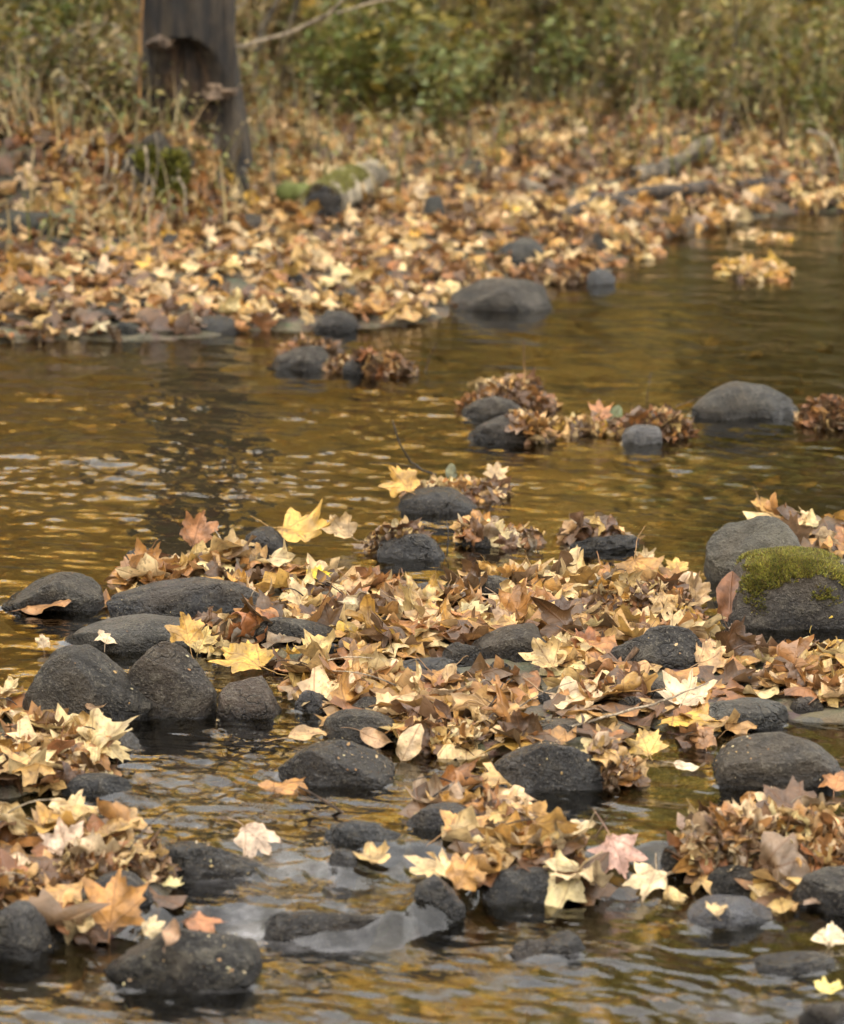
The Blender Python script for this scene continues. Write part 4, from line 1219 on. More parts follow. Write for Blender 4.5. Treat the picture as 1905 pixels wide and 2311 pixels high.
# seed flakes and leaf crumbs sprinkled on the stones
cv, cf, cc = [], [], []
def crumbs(part, n, front=False):
    for lab, (o, W, D, H) in rock_objs.items():
        if part not in lab: continue
        k = 0
        while k < n * .8:
            x_ = o.location.x + random.uniform(-.5, .5) * W; y_ = o.location.y + random.uniform(-.5, .5) * D
            hit, nr, _, _ = ROCKS.ray_cast(Vector((x_, y_, 3)), Vector((0, 0, -1)))
            k += 1
            if hit is None or hit.z < o.location.z + .004: continue
            if float(noise3(np.array([[hit.x * 22, hit.y * 22, hit.z * 22]]), 95)[0]) < random.uniform(-.2, .5): continue
            s = .0008 + .0036 * random.random() ** 1.8; M = align(nr + Vector((random.gauss(0, .2), random.gauss(0, .2), 0)), random.uniform(0, 6.28))
            q = np.array([(-s, -s * .5, 0), (s * .2, -s * .7, .0006), (s, .1 * s, .0004), (s * .1, s * .6, .0008), (-s * .9, s * .3, 0)]) @ M.T + np.array(hit + nr * .002)
            cf.append([len(cv) + t for t in range(5)]); cv.extend(q)
            c = jit(random.choice([(0.40, .26, .09), (.45, .32, .14), (.28, .15, .05), (.15, .08, .03), (.45, .37, .2)]), .2); cc.extend([(*c, 1)] * 5)
for part, n in [('seed flakes', 260), ('mossy crumb', 200), ('black speckled', 200), ('bark crumbs', 180), ('biggest rough', 90), ('broad flat dark', 70), ('long flat pale', 40), ('wedge shaped', 90),
                ('jagged wet black', 110), ('tall smooth boulder', 30), ('left edge of the photo near', 40), ('whale', 30), ('far left of the leaf bar', 40), ('under the leaf heap at the right', 40), ('mottled grey', 50), ('capped with', 60)]:
    crumbs(part, n)
crumb = mesh_np('leaf_crumbs', np.array(cv), np.array(cf), PLANT, {'tint': ('FLOAT_COLOR', np.array(cc))}, smooth=False)
tag(crumb, 'yellow seed flakes and leaf crumbs sprinkled over the stones', 'leaf crumbs', kind='stuff')

# ------------------------------------------------------------------ moss cap of the right-hand boulder: thousands of short shoots
def tufts(points, nr, cols, name, parent, L=(.006, .016), w=.0016, spread=.55):
    V, F, C = [], [], []
    for p, n0 in zip(points, nr):
        for _ in range(2):
            d = (n0 + Vector((random.gauss(0, spread), random.gauss(0, spread), random.gauss(0, spread * .6) + .25))).normalized()
            s = d.cross(Vector((random.gauss(0, 1), random.gauss(0, 1), random.gauss(0, 1)))).normalized() * w
            ln = random.uniform(*L)
            b = len(V)
            V += [p - s, p + s, p + d * ln * .6 + s * .8, p + d * ln, p + d * ln * .6 - s * .8]
            F.append([b, b + 1, b + 2, b + 3, b + 4])
            c = jit(random.choice(cols), .25); C += [(*c, 1)] * 5
    return mesh_np(name, np.array([v[:] for v in V]), np.array(F), PLANT, {'tint': ('FLOAT_COLOR', np.array(C))}, parent=parent)

mo, mW, mD, mH = rock_objs['big boulder capped with bright green moss at the right edge']
pts, nrs = [], []
while len(pts) < 15000:
    x_ = random.uniform(-.72, .97) * mW / 2; y_ = random.uniform(-.97, .85) * mD / 2
    hit, nr, _, _ = ROCKS.ray_cast(mo.location + Vector((x_, y_, 1)), Vector((0, 0, -1)))
    if hit is None: continue
    loc = hit - mo.location
    v_ = float(noise3(np.array([[loc.x * 14, loc.y * 14, 3.3]]), 91)[0]) * .28 + float(noise3(np.array([[loc.x * 45, loc.y * 45, 3.3]]), 92)[0]) * .12
    edge = (x_ / (mW / 2) - .2) / .75
    if nr.z + v_ * 1.6 - .10 * edge * edge > .42 + .50 * random.random():
        pts.append(loc); nrs.append(nr)
tufts(pts, nrs, [(.17, .16, .028), (.25, .22, .035), (.085, .085, .018), (.13, .09, .03)], 'moss_cap', mo, L=(.004, .013))

# ------------------------------------------------------------------ twigs
def twig(pts2d, r0, r1, label, mat=DARKTWIG, name='twig', cat='twig', side=None, group=None, depth_from=0):
    """points as (u, v) pixels; all at the depth of the foot of the twig"""
    f_ = pick(*pts2d[depth_from])
    def lift(u, v, dy=0):
        d = ray(u, v); t = (f_.y + dy) / d.y
        return np.array((d.x * t, f_.y + dy, CAM_H + d.z * t))
    P = [lift(u, v, .02 * i * random.uniform(-1, 1.4)) for i, (u, v) in enumerate(pts2d)]
    dense = []
    for a, b in zip(P[:-1], P[1:]):
        for q in np.linspace(0, 1, 5)[:-1]:
            dense.append(a + (b - a) * q + RNG.normal(0, np.linalg.norm(b - a) * .012, 3))
    dense.append(P[-1])
    V, F = tube_np(dense, r0, r1, 6)
    o = mesh_np(name, V - np.array(P[0]), F, mat)
    o.location = P[0]
    tag(o, label, cat, group)
    for k, s_ in enumerate(side or []):
        Q = [lift(u, v) for u, v in s_]
        V, F = tube_np(Q, r1 * 1.2, r1 * .6, 5)
        mesh_np('side_shoot', V - np.array(P[0]), F, mat, parent=o)
    return o
twig([(985, 1072), (955, 1062), (925, 1040), (905, 1008), (892, 970), (886, 948)], .0035, .0014, 'bare forked twig sticking up from the mid stream leaf pack', side=[[(945, 1056), (900, 1048), (860, 1044), (825, 1046)]])
twig([(1072, 1640), (1100, 1600), (1125, 1565), (1136, 1540)], .0022, .001, 'thin dark twig standing in the lower bar', side=[[(1110, 1588), (1090, 1575)]])
twig([(770, 1548), (735, 1528), (725, 1500), (722, 1475)], .0026, .0012, 'small forked dark twig in the left half of the bar', side=[[(735, 1528), (700, 1512), (668, 1498)]])
twig([(1182, 880), (1184, 840), (1182, 768)], .0035, .002, 'straight reddish stem standing in the tall mid stream leaf pack', ORANGETWIG, 'stem', 'stem')
twig([(1460, 905), (1464, 870), (1470, 838)], .002, .001, 'thin stem rising from the shaggy mid stream leaf pack', TWIG, 'stem', 'stem')
twig([(1525, 918), (1560, 905), (1620, 885)], .0025, .001, 'fine twig leaning from the shaggy leaf pack towards the bare boulder', TWIG)
twig([(775, 1835), (720, 1800), (672, 1775)], .0028, .0018, 'straight brown twig in the water beside the floating orange leaf', TWIG)
twig([(552, 1375), (565, 1350), (574, 1330)], .0018, .001, 'thin straw standing before the broad flat rock', PALETWIG, 'stem', 'stem')
twig([(520, 1255), (498, 1215), (475, 1182)], .0024, .0014, 'tan stalk slanting up beside the red brown leaf', PALETWIG, 'stem', 'stem')
twig([(1220, 1290), (1221, 1270)], .002, .001, 'short dark stalk at the back edge of the bar', DARKTWIG, 'stem', 'stem')
twig([(1290, 1640), (1430, 1600), (1490, 1585), (1600, 1540)], .003, .0016, 'ochre twig lying across the lower bar on the right', PALETWIG)
twig([(1440, 1462), (1405, 1505), (1345, 1530)], .007, .003, 'rolled brown stalk lying before the wedge rock', TWIG)
twig([(1745, 1530), (1760, 1560), (1800, 1585), (1830, 1610)], .009, .005, 'dark weathered stick lying on the right side of the bar', DRIFT)
twig([(1190, 1405), (1196, 1385), (1195, 1372)], .002, .001, 'tiny dark stub standing on a pale leaf at the bar', DARKTWIG, 'stem', 'stem')
twig([(1345, 1890), (1362, 1860), (1370, 1842)], .002, .001, 'thin stem standing at the wet pinkish leaf', TWIG, 'stem', 'stem')
twig([(1010, 1250), (1012, 1200), (1008, 1175)], .002, .001, 'thin upright stalk on the layered brown leaf pack', DARKTWIG, 'stem', 'stem')
twig([(960, 838), (972, 800), (990, 770)], .002, .001, 'thin stalk at the right of the leaf pack off the far bank', TWIG, 'stem', 'stem')
for i in range(26):
    p = random.choice([q for q in cand[:400]])[1]
    L_ = random.uniform(.05, .14); a = random.uniform(0, 6.28); e = random.uniform(0, .5)
    q = [np.array((t * L_ * math.cos(a), t * L_ * math.sin(a), t * L_ * e + .01 * math.sin(3 * t))) for t in np.linspace(0, 1, 6)]
    V, F = tube_np(q, .0018, .001, 5)
    o = mesh_np('twig', V, F, random.choice([DARKTWIG, TWIG, PALETWIG]))
    o.location = (p[0], p[1], p[2] + .01)
    tag(o, 'short fine twig lying loose among the leaves of the bars', 'twig', 'fine twigs among the leaves')

# ------------------------------------------------------------------ far bank: tree with hollow, roots, logs
def lift_at(u, v, y):
    d = ray(u, v); t = y / d.y
    return np.array((d.x * t, y, CAM_H + d.z * t))

def leaf_quads(P, N, S, C, asp=.42):
    """many small pointed leaves as bent two-quad blades"""
    P, N, S, C = np.array(P), np.array(N), np.array(S), np.array(C)
    m = len(P)
    r = RNG.normal(size=(m, 3))
    T = np.cross(N, r); T /= np.linalg.norm(T, axis=1)[:, None] + 1e-9
    B = np.cross(N, T)
    S = S[:, None]
    w = S * asp
    v = np.stack([P, P + T * S * .45 + B * w * .5 + N * S * .06, P + T * S, P + T * S * .45 - B * w * .5 + N * S * .06, P + T * S * .5 - N * S * .03], 1).reshape(-1, 3)
    b = np.arange(m)[:, None] * 5
    F = np.concatenate([b + np.array([[0, 1, 4]]), b + np.array([[1, 2, 4]]), b + np.array([[2, 3, 4]]), b + np.array([[3, 0, 4]])])
    c = np.ones((m, 5, 4)); c[:, :, :3] = C[:, None, :]
    return v, F, c.reshape(-1, 4)

def hollow_tree():
    yT = 13.55
    c0 = lift_at(432, 310, yT); s = px(Vector(c0))
    z0 = float(c0[2]) - .12
    root = empty('hollow_tree', (c0[0], yT, z0))
    tag(root, 'old grey tree with a rotten brown hollow at its foot on the far bank', 'tree')
    n, mrow = 120, 90
    V, F = [], []
    zs = np.concatenate([np.linspace(0, .75, 60), np.linspace(.78, 5.5, 30)])
    for i, z in enumerate(zs):
        for k in range(n):
            a = 2 * math.pi * k / n
            nx = float(noise3(np.array([[math.cos(a) * 2.2, math.sin(a) * 2.2, z * 1.3]]), 71)[0])
            fl = float(noise3(np.array([[math.cos(a) * 6, math.sin(a) * 6, z * 2.5]]), 72)[0])
            r = .185 + .05 * 0.35 * math.exp(-z / .16) * (1 + .5 * math.cos(5 * a + .4)) + .042 * nx + .018 * fl + .013 * float(noise3(np.array([[math.cos(a) * 13, math.sin(a) * 13, z * 1.6]]), 74)[0])
            r *= 1 - .35 * max(0, z - 1) / 4.5
            # the hollow faces the stream (-y)
            da = (a - (1.5 * math.pi) + math.pi) % (2 * math.pi) - math.pi
            hw = 1.2 * math.sqrt(max(0, 1 - ((z - .16) / .38) ** 2))
            if hw > 0:
                m = max(0, 1 - abs(da + .1) / (hw + .01))
                r *= 1 - .62 * float(sm(np.array(m * 2.2)))
            V.append((r * math.cos(a), r * math.sin(a), z))
    Fq = []
    for i in range(len(zs) - 1):
        for k in range(n):
            Fq.append([i * n + k, i * n + (k + 1) % n, (i + 1) * n + (k + 1) % n, (i + 1) * n + k])
    V = np.array(V); Fq = np.array(Fq)
    rad = np.hypot(V[:, 0], V[:, 1])
    inner = (rad[Fq].mean(1) < .145) & (V[Fq][:, :, 2].mean(1) < .6)
    def sub(mask, nm, mat):
        f = Fq[mask]; us, iv = np.unique(f, return_inverse=True)
        return mesh_np(nm, V[us], iv.reshape(f.shape), mat, parent=root)
    sub(~inner, 'trunk', BARK)
    sub(inner, 'rotten_hollow', ROTTEN)
    # splinters in the hollow
    for k in range(7):
        a = R(270 + random.uniform(-32, 28)); r = random.uniform(.07, .12)
        zt = random.uniform(.2, .45)
        P = [np.array((r * math.cos(a) + .01 * math.sin(9 * t), r * math.sin(a) - .02, t * zt)) for t in np.linspace(0, 1, 6)]
        vv, ff = tube_np(P, .018, .004, 6)
        mesh_np('splinter', vv, ff, ROTTEN, parent=root)
    # high limbs and a thin golden crown, above the picture
    tips = []
    for k in range(9):
        a = 2.4 * k; zb = 3.2 + .25 * k; L = 1.5 - .08 * k
        P = [np.array((math.cos(a) * L * t, math.sin(a) * L * t, zb + .8 * L * t ** 1.3)) for t in np.linspace(0, 1, 6)]
        vv, ff = tube_np(P, .05, .010, 7); mesh_np('limb', vv, ff, BARK, parent=root)
        tips += P[2:]
    tips = np.array(tips); m = 1500
    c = tips[RNG.integers(0, len(tips), m)] + RNG.normal(0, .28, (m, 3))
    N = RNG.normal(size=(m, 3)); N /= np.linalg.norm(N, axis=1)[:, None]
    v_, f_, q_ = leaf_quads(c, N, RNG.uniform(.09, .17, m), np.array([(.55, .30, .04), (.45, .22, .03), (.30, .24, .04)])[RNG.integers(0, 3, m)], .8)
    mesh_np('crown', v_, f_, CROWN, {'tint': ('FLOAT_COLOR', q_)}, parent=root)
    # bracket fungi
    for (u, v, w, yy) in [(362, 98, .055, -.14), (495, 212, .075, -.10)]:
        c = lift_at(u, v, yT + yy)
        d, ff = ICO[5]
        q = d.copy(); q[:, 2] = np.where(q[:, 2] > 0, q[:, 2] * .5, q[:, 2] * .4); q *= w
        q = q * (1 + .45 * noise3(d * 2.4 + u, 73))[:, None]
        mesh_np('bracket_fungus', q + (c - np.array(root.location)), ff, FUNGUS, parent=root)
    # moss and roots at the foot
    for k in range(5):
        a = R(200 + 35 * k); L = random.uniform(.10, .22)
        P = [np.array(((.14 + L * t) * math.cos(a) + .03 * math.sin(4 * t + k), (.14 + L * t) * math.sin(a), .12 - .28 * t ** 1.3)) for t in np.linspace(0, 1, 8)]
        vv, ff = tube_np(P, .05, .015, 9)
        mesh_np('root', vv, ff, BARK, parent=root)
    return root
hollow_tree()

# the mossy root mass that hangs over the cut bank, left of the hollow
def root_mass():
    f_ = surf(330, 500)
    yR = f_.y + .12
    top = lift_at(330, 335, yR)
    root = empty('mossy_root_mass', (f_.x, yR, f_.z))
    tag(root, 'mossy root mass hanging over the cut bank below the hollow tree', 'roots')
    s = px(f_)
    d, ff = ICO[6]
    H = float(top[2]) - f_.z
    q = d.copy()
    k = 1 + .22 * noise3(d * 2.0 + 4, 75) + .12 * noise3(d * 5, 76) + .06 * noise3(d * 12, 77)
    q = q * k[:, None] * np.array((84 * s, .16, H * .60)) + np.array((14 * s, .10, H * .48))
    ob = mesh_np('mossy_mound', q, ff, STONE, parent=root); ob.color = (.022, .017, .010, .30)
    pts, nrs = [], []
    bv = BVHTree.FromPolygons([tuple(v) for v in q], [tuple(int(t) for t in f) for f in ff])
    while len(pts) < 2600:
        o_ = Vector((random.uniform(-70, 90) * s, -1, random.uniform(0, H)))
        hit, nr, _, _ = bv.ray_cast(o_, Vector((0, 1, 0)))
        if hit is None: continue
        pn = float(noise3(np.array([[hit.x * 9, hit.y * 9, hit.z * 9]]), 78)[0])
        if pn > .05: pts.append(hit); nrs.append(nr)
    tufts(pts, nrs, [(.14, .14, .02), (.22, .20, .03), (.05, .05, .012)], 'moss', root, L=(.012, .035), w=.004)
    for u0, v0, u1, v1, w in [(238, 335, 229, 462, 5), (262, 345, 234, 455, 4), (288, 355, 262, 415, 4), (262, 415, 230, 475, 4), (297, 375, 298, 482, 5), (327, 330, 326, 484, 4), (340, 395, 338, 487, 3),
                              (402, 400, 428, 488, 5), (350, 300, 352, 470, 3), (190, 330, 180, 372, 4), (150, 312, 130, 392, 3)]:
        P0, P1 = lift_at(u0, v0, yR - .10), lift_at(u1, v1, yR - .16)
        P = [P0 + (P1 - P0) * t + np.array((.012 * math.sin(5 * t), -.02 * math.sin(3 * t), 0)) - np.array(root.location) for t in np.linspace(0, 1, 8)]
        vv, f2 = tube_np(P, w * s * .75, w * s * .45, 6)
        mesh_np('hanging_root', vv, f2, PALETWIG if random.random() < .5 else DRIFT, parent=root)
    return root
root_mass()

def log(pts, r0, r1, label, mat, name='log', cat='log', rough=.12, seed=0, holl=False, moss=None):
    P = np.array(pts, float)
    # resample
    t = np.linspace(0, len(P) - 1, 40)
    Q = np.stack([np.interp(t, range(len(P)), P[:, k]) for k in range(3)], 1)
    V, F = tube_np(Q, r0, r1, 20)
    c = np.repeat(Q, 20, 0)
    nn = V - c
    tb = np.repeat(np.arange(40), 20); ka = np.tile(np.arange(20), 40)
    rag = RNG.normal(0, .7 * r0, 20)
    V = V + np.outer(np.where(tb < 3, rag[ka] * (3 - tb) / 3, 0), (Q[2] - Q[0]) / np.linalg.norm(Q[2] - Q[0]))
    c = np.repeat(Q, 20, 0)
    V = c + nn * (1 + rough * noise3(V * 14, 80 + seed) + rough * .7 * noise3(V * 40, 81 + seed))[:, None]
    o0 = Q[0]
    if holl:
        # broken end with a dark hollow: inner tube running back
        vi, fi = tube_np(np.array([Q[0], Q[0] + (Q[3] - Q[0]), Q[0] + (Q[7] - Q[0])]), r0 * .6, r0 * .2, 20)
        ring = np.array([[k, (k + 1) % 20, len(V) + (k + 1) % 20, len(V) + k] for k in range(20)])
        cap = np.array([[len(V) + 40 + k, len(V) + 40 + (k + 1) % 20, len(V) + 60, len(V) + 60] for k in range(20)])
        F = np.concatenate([F, fi[:, ::-1] + len(V), ring[:, ::-1]])
        V = np.concatenate([V, vi])
        capf = np.array([[len(V) - 20 + k for k in range(20)]])
    else:
        capf = np.array([list(range(20))])
    endf = np.array([[40 * 20 - 20 + k for k in range(20)]])
    o = mesh_np(name, V - o0, [F, capf, endf], mat)
    o.location = o0
    tag(o, label, cat)
    return o

a = surf(728, 500); b = surf(848, 430)
mlog = log([(a.x, a.y, a.z + .07), ((a.x + b.x) / 2, (a.y + b.y) / 2, (a.z + b.z) / 2 + .085), (b.x, b.y, b.z + .07)], .085, .068,
           'short broken log with a dark hollow end and yellow green moss', PALEWOOD, seed=3, rough=.22)
d_, f_ = ICO[5]
q_ = d_ * np.array((.070, .035, .066)) * (1 + .35 * noise3(d_ * 2.2, 85))[:, None]
mesh_np('hollow_end_shade', q_ + np.array((.012, -.012, -.004)), f_, bark_material('dark_hollow_shade', (.012, .009, .006), (.004, .003, .002), 30), parent=mlog)  # near-black lump painted as the shade inside the broken end
sp = px(a)
pts, nrs = [], []
P0 = Vector((0, 0, 0)); ax = Vector((b.x - a.x, b.y - a.y, b.z - a.z))
for _ in range(2200):
    t = random.random() ** 1.2 * .55; an = random.uniform(-1.5, 1.1)
    si = ax.normalized().cross(Vector((0, 0, 1))).normalized()
    nr = (Vector((0, 0, 1)) * math.cos(an) + si * math.sin(an)).normalized()
    pts.append(ax * t + nr * .080 + Vector((0, 0, .012 * math.sin(3.1 * t)))); nrs.append(nr)
tufts(pts, nrs, [(.24, .22, .055), (.19, .18, .045), (.12, .11, .035)], 'moss', mlog, L=(.008, .02), w=.004)
p1, p2 = surf(655, 470), surf(715, 485)
log([(p1.x - .03, p1.y + .12, p1.z + .05), (p1.x + .05, p1.y + .02, p1.z + .06), (p2.x, p2.y, p2.z + .03)], .05, .035, 'mossy crooked root stub beside the broken log', bark_material('mossy_bark', (.12, .10, .06), (.04, .03, .02), 35, .8), 'root_stub', 'log', seed=5)
def dlog(px_pts, r0, r1, label, mat=DRIFT, **k):
    P = []
    for (u, v, up) in px_pts:
        p = surf(u, v); P.append((p.x, p.y, p.z + up))
    return log(P, r0, r1, label, mat, **k)
dlog([(1432, 425, .05), (1490, 418, .06), (1545, 395, .08), (1598, 372, .10)], .045, .035, 'knotted grey driftwood lying highest on the far shore at the right', name='driftwood', cat='driftwood', rough=.3, seed=11)
dlog([(1250, 508, .02), (1330, 480, .04), (1450, 462, .05), (1610, 450, .05)], .020, .035, 'long dark branch lying along the far shore', DARKWOOD, name='driftwood', cat='driftwood', rough=.25, seed=12)
dlog([(1340, 470, .05), (1400, 482, .05), (1460, 496, .03)], .03, .02, 'short dark driftwood piece under the long branch on the far shore', DARKWOOD, name='driftwood', cat='driftwood', rough=.25, seed=13)
dlog([(1665, 438, .03), (1720, 432, .04), (1765, 425, .03)], .03, .02, 'dark chunk of wood near the waterline at the far right', DARKWOOD, name='driftwood', cat='driftwood', rough=.25, seed=14)
dlog([(1350, 506, .01), (1470, 504, .015), (1560, 520, .005)], .013, .008, 'pale stick on the waterline under the long branch', DRIFT, name='driftwood', cat='driftwood', rough=.15, seed=15)
dlog([(1180, 435, .03), (1225, 448, .03), (1262, 462, .02)], .035, .022, 'stubby grey wood piece in the middle of the far leaf bank', DRIFT, name='driftwood', cat='driftwood', rough=.2, seed=16)

# bare branches and stems in the undergrowth
def far_twig(pts, y, r0, r1, label, mat, name='branch', cat='branch', group=None, root=False):
    if root: y = min(17.5, surf(*pts[0]).y + .03)
    P = [lift_at(u, v, y + .05 * math.sin(i)) for i, (u, v) in enumerate(pts)]
    if root:
        g = t1(P[0][0], P[0][1]); P[0][2] = min(P[0][2], g)
    t = np.linspace(0, len(P) - 1, 6 * len(P)); A = np.array(P)
    Q = np.stack([np.interp(t, range(len(P)), A[:, k]) for k in range(3)], 1)
    V, F = tube_np(Q - Q[0], r0, r1, 7)
    o = mesh_np(name, V, F, mat); o.location = Q[0]
    tag(o, label, cat, group)
    return o
far_twig([(500, 115), (580, 95), (660, 72), (745, 30), (800, -30)], 13.8, .010, .007, 'long pale bare branch arching from the hollow tree up to the right', PALETWIG)
far_twig([(760, 30), (830, 8), (900, -6), (960, -20)], 13.9, .006, .004, 'thin bare branch crossing the top of the picture', PALETWIG)
far_twig([(490, 175), (500, 100), (503, 50), (510, -30)], 13.7, .016, .012, 'grey sapling stem right of the hollow tree', DRIFT, 'sapling', 'sapling', root=True)
far_twig([(517, 28), (545, 12), (580, -25)], 13.8, .006, .004, 'short pale branch slanting up right of the hollow tree', PALETWIG)
far_twig([(572, 215), (575, 130), (590, 70), (622, 10), (640, -40)], 14.6, .022, .016, 'leaning brown sapling stem behind the arching branch', DRIFT, 'sapling', 'sapling', root=True)
far_twig([(632, 200), (640, 105), (655, 60), (672, 0), (680, -40)], 15.0, .02, .015, 'thicker grey brown trunk standing far behind the arching branch', DRIFT, 'sapling', 'sapling', root=True)
far_twig([(316, 330), (315, 180), (318, 60), (325, -40)], 13.2, .007, .005, 'tall thin orange stem in front of the hollow tree', ORANGETWIG, 'stem', 'stem', root=True)
far_twig([(332, 130), (330, 40), (336, -40)], 13.5, .006, .004, 'second thin orange stem closer to the hollow tree', ORANGETWIG, 'stem', 'stem', root=True)
far_twig([(1820, 295), (1865, 305), (1888, 345), (1895, 380)], 14.6, .010, .007, 'pale arching grass stem bent over the right bank', PALETWIG, 'stem', 'stem')
far_twig([(1399, 230), (1397, 120), (1400, 20), (1402, -40)], 15.6, .008, .006, 'straight brown stem standing in the middle of the right undergrowth', TWIG, 'sapling', 'sapling', root=True)
far_twig([(1655, 300), (1652, 200), (1660, 100), (1664, -40)], 15.2, .007, .005, 'dark upright stem in the right undergrowth near a clump of pale grass', DARKTWIG, 'sapling', 'sapling', root=True)
far_twig([(1795, 190), (1800, 90), (1806, -40)], 15.6, .011, .008, 'dark sapling trunk at the far right of the undergrowth', DARKWOOD, 'sapling', 'sapling', root=True)
far_twig([(1730, 215), (1715, 130), (1700, 90), (1690, 20)], 15.3, .007, .004, 'crooked pale stem in the right undergrowth', PALETWIG, 'stem', 'stem', root=True)

# ------------------------------------------------------------------ undergrowth
GREENS = [(.090, .105, .020), (.13, .13, .026), (.17, .145, .030), (.048, .058, .013), (.22, .165, .030), (.115, .12, .042)]
BROWNG = [(.155, .115, .042), (.21, .148, .055), (.10, .075, .03), (.26, .18, .075), (.055, .04, .018)]

def weed_proto(h, n, cols, ls, seed, spread=.5, stems=4):
    rs = random.Random(seed)
    sv, sf, base = [], [], 0
    P, N, S, C = [], [], [], []
    for s_ in range(stems):
        a = rs.uniform(0, 6.28); lean = rs.uniform(.05, spread)
        hh = h * rs.uniform(.6, 1.05)
        Q = [np.array((math.cos(a) * lean * hh * t ** 1.5, math.sin(a) * lean * hh * t ** 1.5, hh * t)) for t in np.linspace(0, 1, 7)]
        v, f = tube_np(Q, .006, .002, 5); sv.append(v); sf.append(f + base); base += len(v)
        for k in range(n // stems):
            t = rs.uniform(.12, 1) ** .8
            c0 = Q[0] + (Q[-1] - Q[0]) * t
            c0 = np.array((math.cos(a) * lean * hh * t ** 1.5, math.sin(a) * lean * hh * t ** 1.5, hh * t))
            b = rs.uniform(0, 6.28); rr = rs.uniform(.0, .16) * h * (1.2 - t * .6)
            P.append(c0 + np.array((math.cos(b) * rr, math.sin(b) * rr, rs.uniform(-.02, .03))))
            N.append(Vector((rs.gauss(0, .5), rs.gauss(0, .5) - .25, .8)).normalized()[:])
            S.append(ls * rs.uniform(.7, 1.75)); 
            q = rs.choice(cols); kk = rs.uniform(.7, 1.3); C.append([z * kk for z in q])
    fv, ff, fc = leaf_quads(P, N, S, C)
    fol = mesh_np('foliage', fv, ff, PLANT, {'tint': ('FLOAT_COLOR', fc)}, link=False)
    ste = mesh_np('stem', np.concatenate(sv), np.concatenate(sf), TWIG, link=False)
    return fol, ste

def stand_weed(proto, x, y, sc, label, group, name='weed', cat='weed'):
    root = empty(name, (x, y, t1(x, y) - .02))
    root.rotation_euler = (0, 0, random.uniform(0, 6.28)); root.scale = (sc, sc, sc * random.uniform(.85, 1.15))
    tag(root, label, cat, group)
    for nm, me in (('foliage', proto[0]), ('stem', proto[1])):
        o = bpy.data.objects.new(nm, me); COL.objects.link(o); o.parent = root
    return root

PROT = [weed_proto(.62, 300, GREENS, .062, 1), weed_proto(.75, 320, GREENS[:3] + [(.10, .13, .03)], .05, 2), weed_proto(.55, 260, BROWNG + GREENS[:2], .055, 3),
        weed_proto(.85, 340, GREENS[1:5] + BROWNG[:2], .042, 4), weed_proto(.5, 220, [(.26, .20, .035), (.30, .19, .03), (.16, .15, .03)], .06, 5)]
def on_slope(u, v):
    p = surf(u, v)
    if p.y > 18.2:
        q = random.uniform(16.6, 18.2); p = Vector((p.x * q / p.y, q, 0))
    return p
green_spots = [(60, 190), (150, 150), (20, 130), (110, 80), (210, 110), (820, 200), (900, 240), (980, 265), (880, 150), (760, 160), (960, 180), (1040, 225), (840, 90), (930, 80), (1010, 110), (870, 215), (1060, 195), (790, 225), (940, 215), (50, 80), (180, 60), (250, 30), (110, 130), (760, 40), (880, 20), (700, 20)]
for i, (u, v) in enumerate(green_spots):
    p = on_slope(u, v + (60 if u > 400 else 40))
    side = u < 400
    stand_weed(PROT[i % 2], p.x, p.y, random.uniform(.75, 1.05),
               'bright green leafy weed left of the hollow tree' if side else 'bright green leafy weed at the back of the far leaf bank',
               'green weeds left of the hollow tree' if side else 'green weeds at the back of the leaf bank')
olive = [(1120, 210), (1180, 180), (1250, 215), (1320, 190), (1390, 225), (1460, 215), (1530, 235), (1600, 250), (1680, 280), (1760, 300), (1840, 300), (1900, 310), (1150, 120), (1260, 110), (1370, 120), (1480, 130), (1590, 150),
         (1700, 170), (1800, 190), (1890, 200), (1200, 40), (1330, 30), (1450, 40), (1570, 50), (1690, 60), (1800, 80), (1900, 90)]
for i, (u, v) in enumerate(olive):
    p = on_slope(u, v + 35)
    stand_weed(PROT[(2, 3, 1, 3)[i % 4]], p.x, p.y, random.uniform(.7, 1.05), 'olive and straw coloured weed in the undergrowth of the right bank', 'olive weeds of the right bank')
brown = [(262, 300), (235, 270), (285, 315), (500, 320), (545, 270), (215, 300), (30, 240), (90, 270), (170, 250), (240, 230), (560, 130), (620, 150), (690, 120), (700, 60), (580, 60), (270, 160)]
for i, (u, v) in enumerate(brown):
    p = on_slope(u, v)
    stand_weed(PROT[2], p.x, p.y, random.uniform(.55, .8), 'withered brown weed near the hollow tree', 'withered weeds near the hollow tree')
for i, (u, v) in enumerate([(1075, 100), (1110, 150), (760, 85), (1880, 130), (1010, 60)]):
    p = on_slope(u, v)
    stand_weed(PROT[4], p.x, p.y, random.uniform(.8, 1.0), 'yellow leaved weed among the green undergrowth', 'yellow weeds in the undergrowth')

